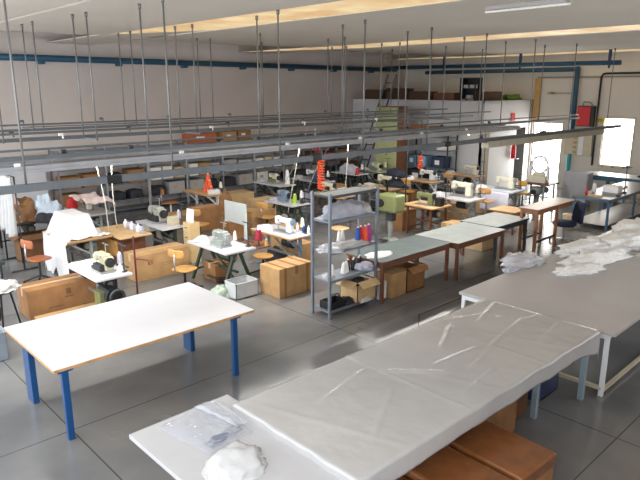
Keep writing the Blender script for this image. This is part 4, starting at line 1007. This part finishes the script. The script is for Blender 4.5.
def pinkdrape(u, v):
    return (5.46+u*.72, 13.55+v*1.0, 1.08+.05*nz(u*5, v*5)+.04*math.sin(v*9)-.32*max(0, .12-v)*6*.25-.22*max(0, u-.85)*4)
tag(MB().grid(pinkdrape, 20, 24).done('draped_cloth', pink_cloth, None, smooth=True, solid=.012), 'dusty pink cloth over the machine of the grey table', 'cloth')
# lower left edge bits
t = thing('plastic_bin', 'blue grey plastic bin at the corner of the blue-legged table', 'bin', (1.9, 8.72, 0))
MB().bb(-.25, .25, -.25, .25, 0, .015).bb(-.25, -.235, -.25, .25, 0, .4).bb(.235, .25, -.25, .25, 0, .4).bb(-.25, .25, -.25, -.235, 0, .4).bb(-.25, .25, .235, .25, 0, .4).done('bin_body', bluegrey_plastic, t, bevel=.01)
MB().bb(-.265, .265, -.265, -.25, .38, .41).bb(-.265, .265, .25, .265, .38, .41).bb(-.265, -.25, -.265, .265, .38, .41).bb(.25, .265, -.265, .265, .38, .41).done('rim', bluegrey_plastic, t)
t = thing('floor_fan', 'black floor fan behind the blue grey bin', 'fan', (2.12, 9.2, 0), .4)
MB().lathe([(.2, 0), (.2, .03), (.03, .06), (.03, .3)], n=16).done('base', black, t); MB().cyl((-.08, 0, .5), (.08, 0, .5), .24, 20).done('fan_head', black, t, bevel=.03)
t = thing('stool', 'black stool under a white garment beside the floor fan', 'stool', (2.5, 9.72, 0))
MB().lathe([(.16, .58), (.17, .6), (.16, .62)], n=18).done('seat', black, t)
for k in range(3): MB().bar((.1*math.cos(k*2.1), .1*math.sin(k*2.1), .59), (.2*math.cos(k*2.1), .2*math.sin(k*2.1), .01), .025).done('leg', black, t)
tag(heap('white_garment', white_cloth, 2.5, 9.72, .62, .24, .2, .13, 96, .4, k=5), 'white garment heap on the black stool', 'garment')
t = thing('low_trolley', 'dark green low trolley on the floor near the hanging white fabric', 'trolley', (2.95, 12.7, 0))
MB().bb(-.3, .35, -.3, .3, .28, .34).done('platform', green_dark, t)
for sx in (-.24, .29):
    for sy in (-.24, .24): MB().cyl((sx, sy, 0), (sx, sy, .28), .02, 8).done('leg', black, t)

# ------------------------------------------------------------------ hoses and cords from the rails
def coil(label, x, y, z0, z1, zt, r=.075, turns=13):
    t = thing('air_hose', label, 'hose', (x, y, 0))
    pts = [(r*math.cos(2*PI*k/10), r*math.sin(2*PI*k/10), z1+(z0-z1)*k/(turns*10)) for k in range(turns*10+1)]
    MB().tube(pts, .018, 6).done('coil', orange_p, t, smooth=True)
    MB().cyl((0, 0, z1), (0, 0, zt), .012, 8).cyl((0, 0, z1), (0, 0, z1+.12), .035, 10).done('fitting', black, t)
    MB().tube([(0, 0, z0), (.02, .05, z0-.15), (.06, .12, z0-.3)], .012).done('hose_end', black_rub, t, smooth=True)
    return t
coil('coiled orange air hose hanging from the third rail behind the shelf unit', 9.92, 10.42, 1.25, 2.05, 2.64)
coil('shorter coiled orange air hose hanging by the black post stand', 14.55, 10.98, 1.28, 1.68, 2.77, .07, 7)
t = thing('cable_bundle', 'red and white cable bundle gathered above the orange hose', 'cable', (9.92, 10.62, 2.1))
MB().torus((0, 0, .2), .13, .02, 'X').torus((0, .06, .25), .11, .015, 'X').torus((.02, -.05, .14), .1, .015, 'Y').done('loops', mat('cable_red', (140, 60, 66), .5), t, smooth=True)
MB().cyl((0, 0, .3), (0, 0, .6), .012, 8).done('hanger', white_en, t)
cordm = mat('white_cord', (166, 162, 152), .5)
def cord(label, a, b, sag=.1, m=cordm, r=.0075):
    a = Vector(a); b = Vector(b); pts = []
    for k in range(11):
        f = k/10; p = a.lerp(b, f); p.x += sag*math.sin(PI*f); pts.append(p)
    return tag(MB().tube(pts, r, 6).done('power_cord', m, None, smooth=True), label, 'cord')
cord('white cord dropping from the lamp trough to the cream overlock, outer one', (3.66, 8.6, 2.56), (3.86, 8.8, 1.46), .03)
cord('white cord dropping from the lamp trough to the cream overlock, inner one', (3.9, 8.6, 2.56), (4.0, 8.8, 1.5), -.02)
cord('pale cord from the third rail to the table behind the orange hose', (10.0, 11.0, 2.7), (10.1, 12.0, 1.2), .12)
cord('thin pale cord hanging loose beside the orange hose', (10.6, 10.5, 2.6), (10.2, 11.2, 1.1), -.1)
cord('white cord slanting from the third rail to the grey covered machine', (12.5, 11.0, 2.7), (12.2, 12.2, 1.2), .15)
cord('white cord hanging above the white lockstitch by the tan carton', (7.62, 8.6, 2.5), (7.66, 9.0, 1.2), .0)
cord('pale cord dropping from the lamp trough behind the shelf unit', (8.95, 8.6, 2.5), (9.0, 8.8, 1.0), .03)
# hanging blackboard rods seen at the open aisle
t = thing('thread_stand', 'dark red thread stand with bent arm beside the cream overlock', 'stand', (4.3, 8.9, 0))
MB().cyl((0, 0, 0), (0, 0, 1.3), .016, 8).bb(-.12, .12, -.12, .12, 0, .02).done('post', mat('dark_red_rod', (92, 30, 36), .4), t)
MB().tube([(0, 0, .92), (.12, -.2, .92), (.12, -.24, .84)], .012).done('arm', mat('dark_red_rod', (92, 30, 36)), t)

# ------------------------------------------------------------------ back wall racks with boxes
ORD = ['first', 'second', 'third', 'fourth', 'fifth', 'sixth', 'seventh', 'eighth', 'ninth', 'tenth']
PAL = {'b': (card[1], 'brown carton'), 't': (card[0], 'tan carton'), 'p': (card[2], 'pale tan carton'), 'd': (card[3], 'dark brown carton'), 'w': (white_box, 'white carton'), 'o': (orange_box, 'orange box'),
       'k': (dark_stuff, 'charcoal bundle'), 'n': (blue_box, 'navy bundle'), 'r': (red_dark, 'dark red box'), 'g': (grey_lam, 'grey box'), 'e': (beige_box, 'beige box')}
NR, RW, RX0 = 9, 1.36, 6.15
LV = (.36, .86, 1.4, 1.9)
ROWS = [  # low, middle, upper, top
    ('bk', 'bb', 'tbb', ''),
    ('kk', 'kb', 'bt', ''),
    ('kg', 'wwp', 'nwe', ''),
    ('gk', 'wtg', 'tb', 'o'),
    ('kg', 'gg', 'toe', 'tb'),
    ('wk', 'wew', 'eto', ''),
    ('kk', 'gk', 'nnn', ''),
    ('gk', 'dr', 'kkn', ''),
    ('kd', 'bg', 'rtr', '')]
LN = ['lower', 'middle', 'upper', 'top']
for i in range(NR):
    x0 = RX0+i*RW; y1 = 17.55; y0 = 17.0
    t = thing('storage_rack', 'grey steel rack along the back wall, %s counting from the white draped machine side' % ORD[i], 'rack', (x0+RW/2, (y0+y1)/2, 0), 0, 'racks along the back wall')
    w = RW/2-.02; d = (y1-y0)/2
    for sx in (-1, 1):
        for sy in (-1, 1): MB().bb(sx*w-.02, sx*w+.02, sy*d-.02, sy*d+.02, 0, 1.95).done('post', rail_light if i in (1, 2, 4, 5) else grey_steel, t)
    for z in (.08,)+LV: MB().bb(-w, w, -d, d, z-.035, z).done('shelf', grey_steel, t)
    for lv, s in enumerate(ROWS[i]):
        n = len(s)
        if not n: continue
        cw = (RW-.12)/n
        for k, ch in enumerate(s):
            m, nm = PAL[ch]
            hh = (.40, .42, .40, .36)[lv]*random.uniform(.78, .98); ww = cw*random.uniform(.8, .95); dd = random.uniform(.42, .5)
            cx = x0+.06+cw*(k+.5)
            lab = '%s, %s along the %s shelf of the %s back wall rack' % (nm, ORD[k], LN[lv], ORD[i])
            if ch in 'kn':
                b = heap('fabric_bundle', m, cx, y0+.26, LV[lv], ww*.46, .2, hh*.8, i*11+lv*3+k, .10, boxy=.45); tag(b, lab, 'fabric', 'goods on the back wall racks')
            else:
                tt = thing('carton', lab, 'box', (cx, y0+.26, LV[lv]), 0, 'goods on the back wall racks')
                MB().bb(-ww/2, ww/2, -dd/2, dd/2, 0, hh).done('carton_body', m, tt, bevel=.008)
                MB().bb(-ww/2*.5, ww/2*.1, -dd/2-.003, -dd/2, hh*.45, hh*.7).done('printed_label', paper if ch not in 'wge' else card[2], tt)
# white things on the floor-level row (dark rolls under the racks)
tag(MB().box(5.15, 17.35, .92, 1.6, .05, 1.84, rx=-.05).done('wall_board', white_lam), 'big white board leaning on the back wall before the racks', 'board')
# goods by the office partition
t = thing('goods_rack', 'open steel rack before the office partition', 'rack', (18.1, 13.2, 0))
for sx in (-.28, .28):
    for sy in (-.9, .9): MB().bb(sx-.02, sx+.02, sy-.02, sy+.02, 0, 2.35).done('post', dark_steel, t)
for z in (.3, .85, 1.5, 1.95): MB().bb(-.3, .3, -.92, .92, z-.03, z).done('shelf', grey_steel, t)
for k, (y, z, m, w, h, lab) in enumerate((
        (13.75, 1.95, orange_box, .5, .34, 'orange carton on top of the rack by the office partition'),
        (13.1, 1.95, card[1], .55, .36, 'brown carton on top of the rack by the office partition'),
        (12.55, 1.5, white_box, .5, .3, 'white carton high on the rack by the office partition'),
        (13.9, .85, mat('teal_box', (84, 116, 136), .6, vary=.15), .4, .4, 'teal box on the rack by the office partition, nearer the cabinet'),
        (13.45, .85, mat('sky_box', (120, 160, 186), .6, vary=.15), .36, .38, 'sky blue box on the rack by the office partition'),
        (12.75, .85, blue_box, .5, .4, 'navy box on the rack by the office partition, nearer the aisle'),
        (13.7, .3, dark_stuff, .7, .42, 'charcoal box low on the rack by the office partition'),
        (12.7, .3, mat('teal_box', (70, 120, 150)), .6, .4, 'teal box low on the rack by the office partition'))):
    tt = thing('carton', lab, 'box', (18.1, y, z))
    MB().bb(-.24, .24, -w/2, w/2, 0, h).done('carton_body', m, tt, bevel=.01); MB().bb(-.243, -.24, -w*.2, w*.2, h*.3, h*.7).done('printed_label', paper, tt)

# ------------------------------------------------------------------ light and camera
w = bpy.data.worlds.new('World'); bpy.context.scene.world = w; w.use_nodes = True
bg = w.node_tree.nodes['Background']; bg.inputs['Color'].default_value = (.93, .96, 1, 1); bg.inputs['Strength'].default_value = 2.5

def area(name, loc, sx, sy, power, col):
    l = bpy.data.lights.new(name, 'AREA'); l.shape = 'RECTANGLE'; l.size = sx; l.size_y = sy; l.energy = power; l.color = col
    o = bpy.data.objects.new(name, l); C.objects.link(o); o.location = loc; return o
for y, z, x0, x1, pw in ((8.55, 2.50, .8, 15.6, 290), (11.03, 2.75, 1.2, 17.2, 410), (13.22, 2.77, 1.5, 17.6, 500)):   # fill strips added under the rails to brighten tables and deep hall
    area('fill_row', ((x0+x1)/2, y, z), x1-x0, .12, pw, (1, .97, .92))
cam = bpy.data.cameras.new('camera'); co = bpy.data.objects.new('camera', cam); C.objects.link(co)
cam.sensor_width = 36; cam.lens = 602/640*36; cam.clip_start = .05
co.location = (0, 0, 3.6); co.rotation_euler = (math.radians(90-14.08), 0, math.radians(-43.5))
S = bpy.context.scene; S.camera = co
S.view_settings.view_transform = 'Standard'; S.view_settings.look = 'None'; S.view_settings.gamma = 1; S.view_settings.use_curve_mapping = False
S.view_settings.exposure = 0.5
for k, v in LABELS.items():
    if len(v) > 1: print('DUPLABEL', k, len(v))
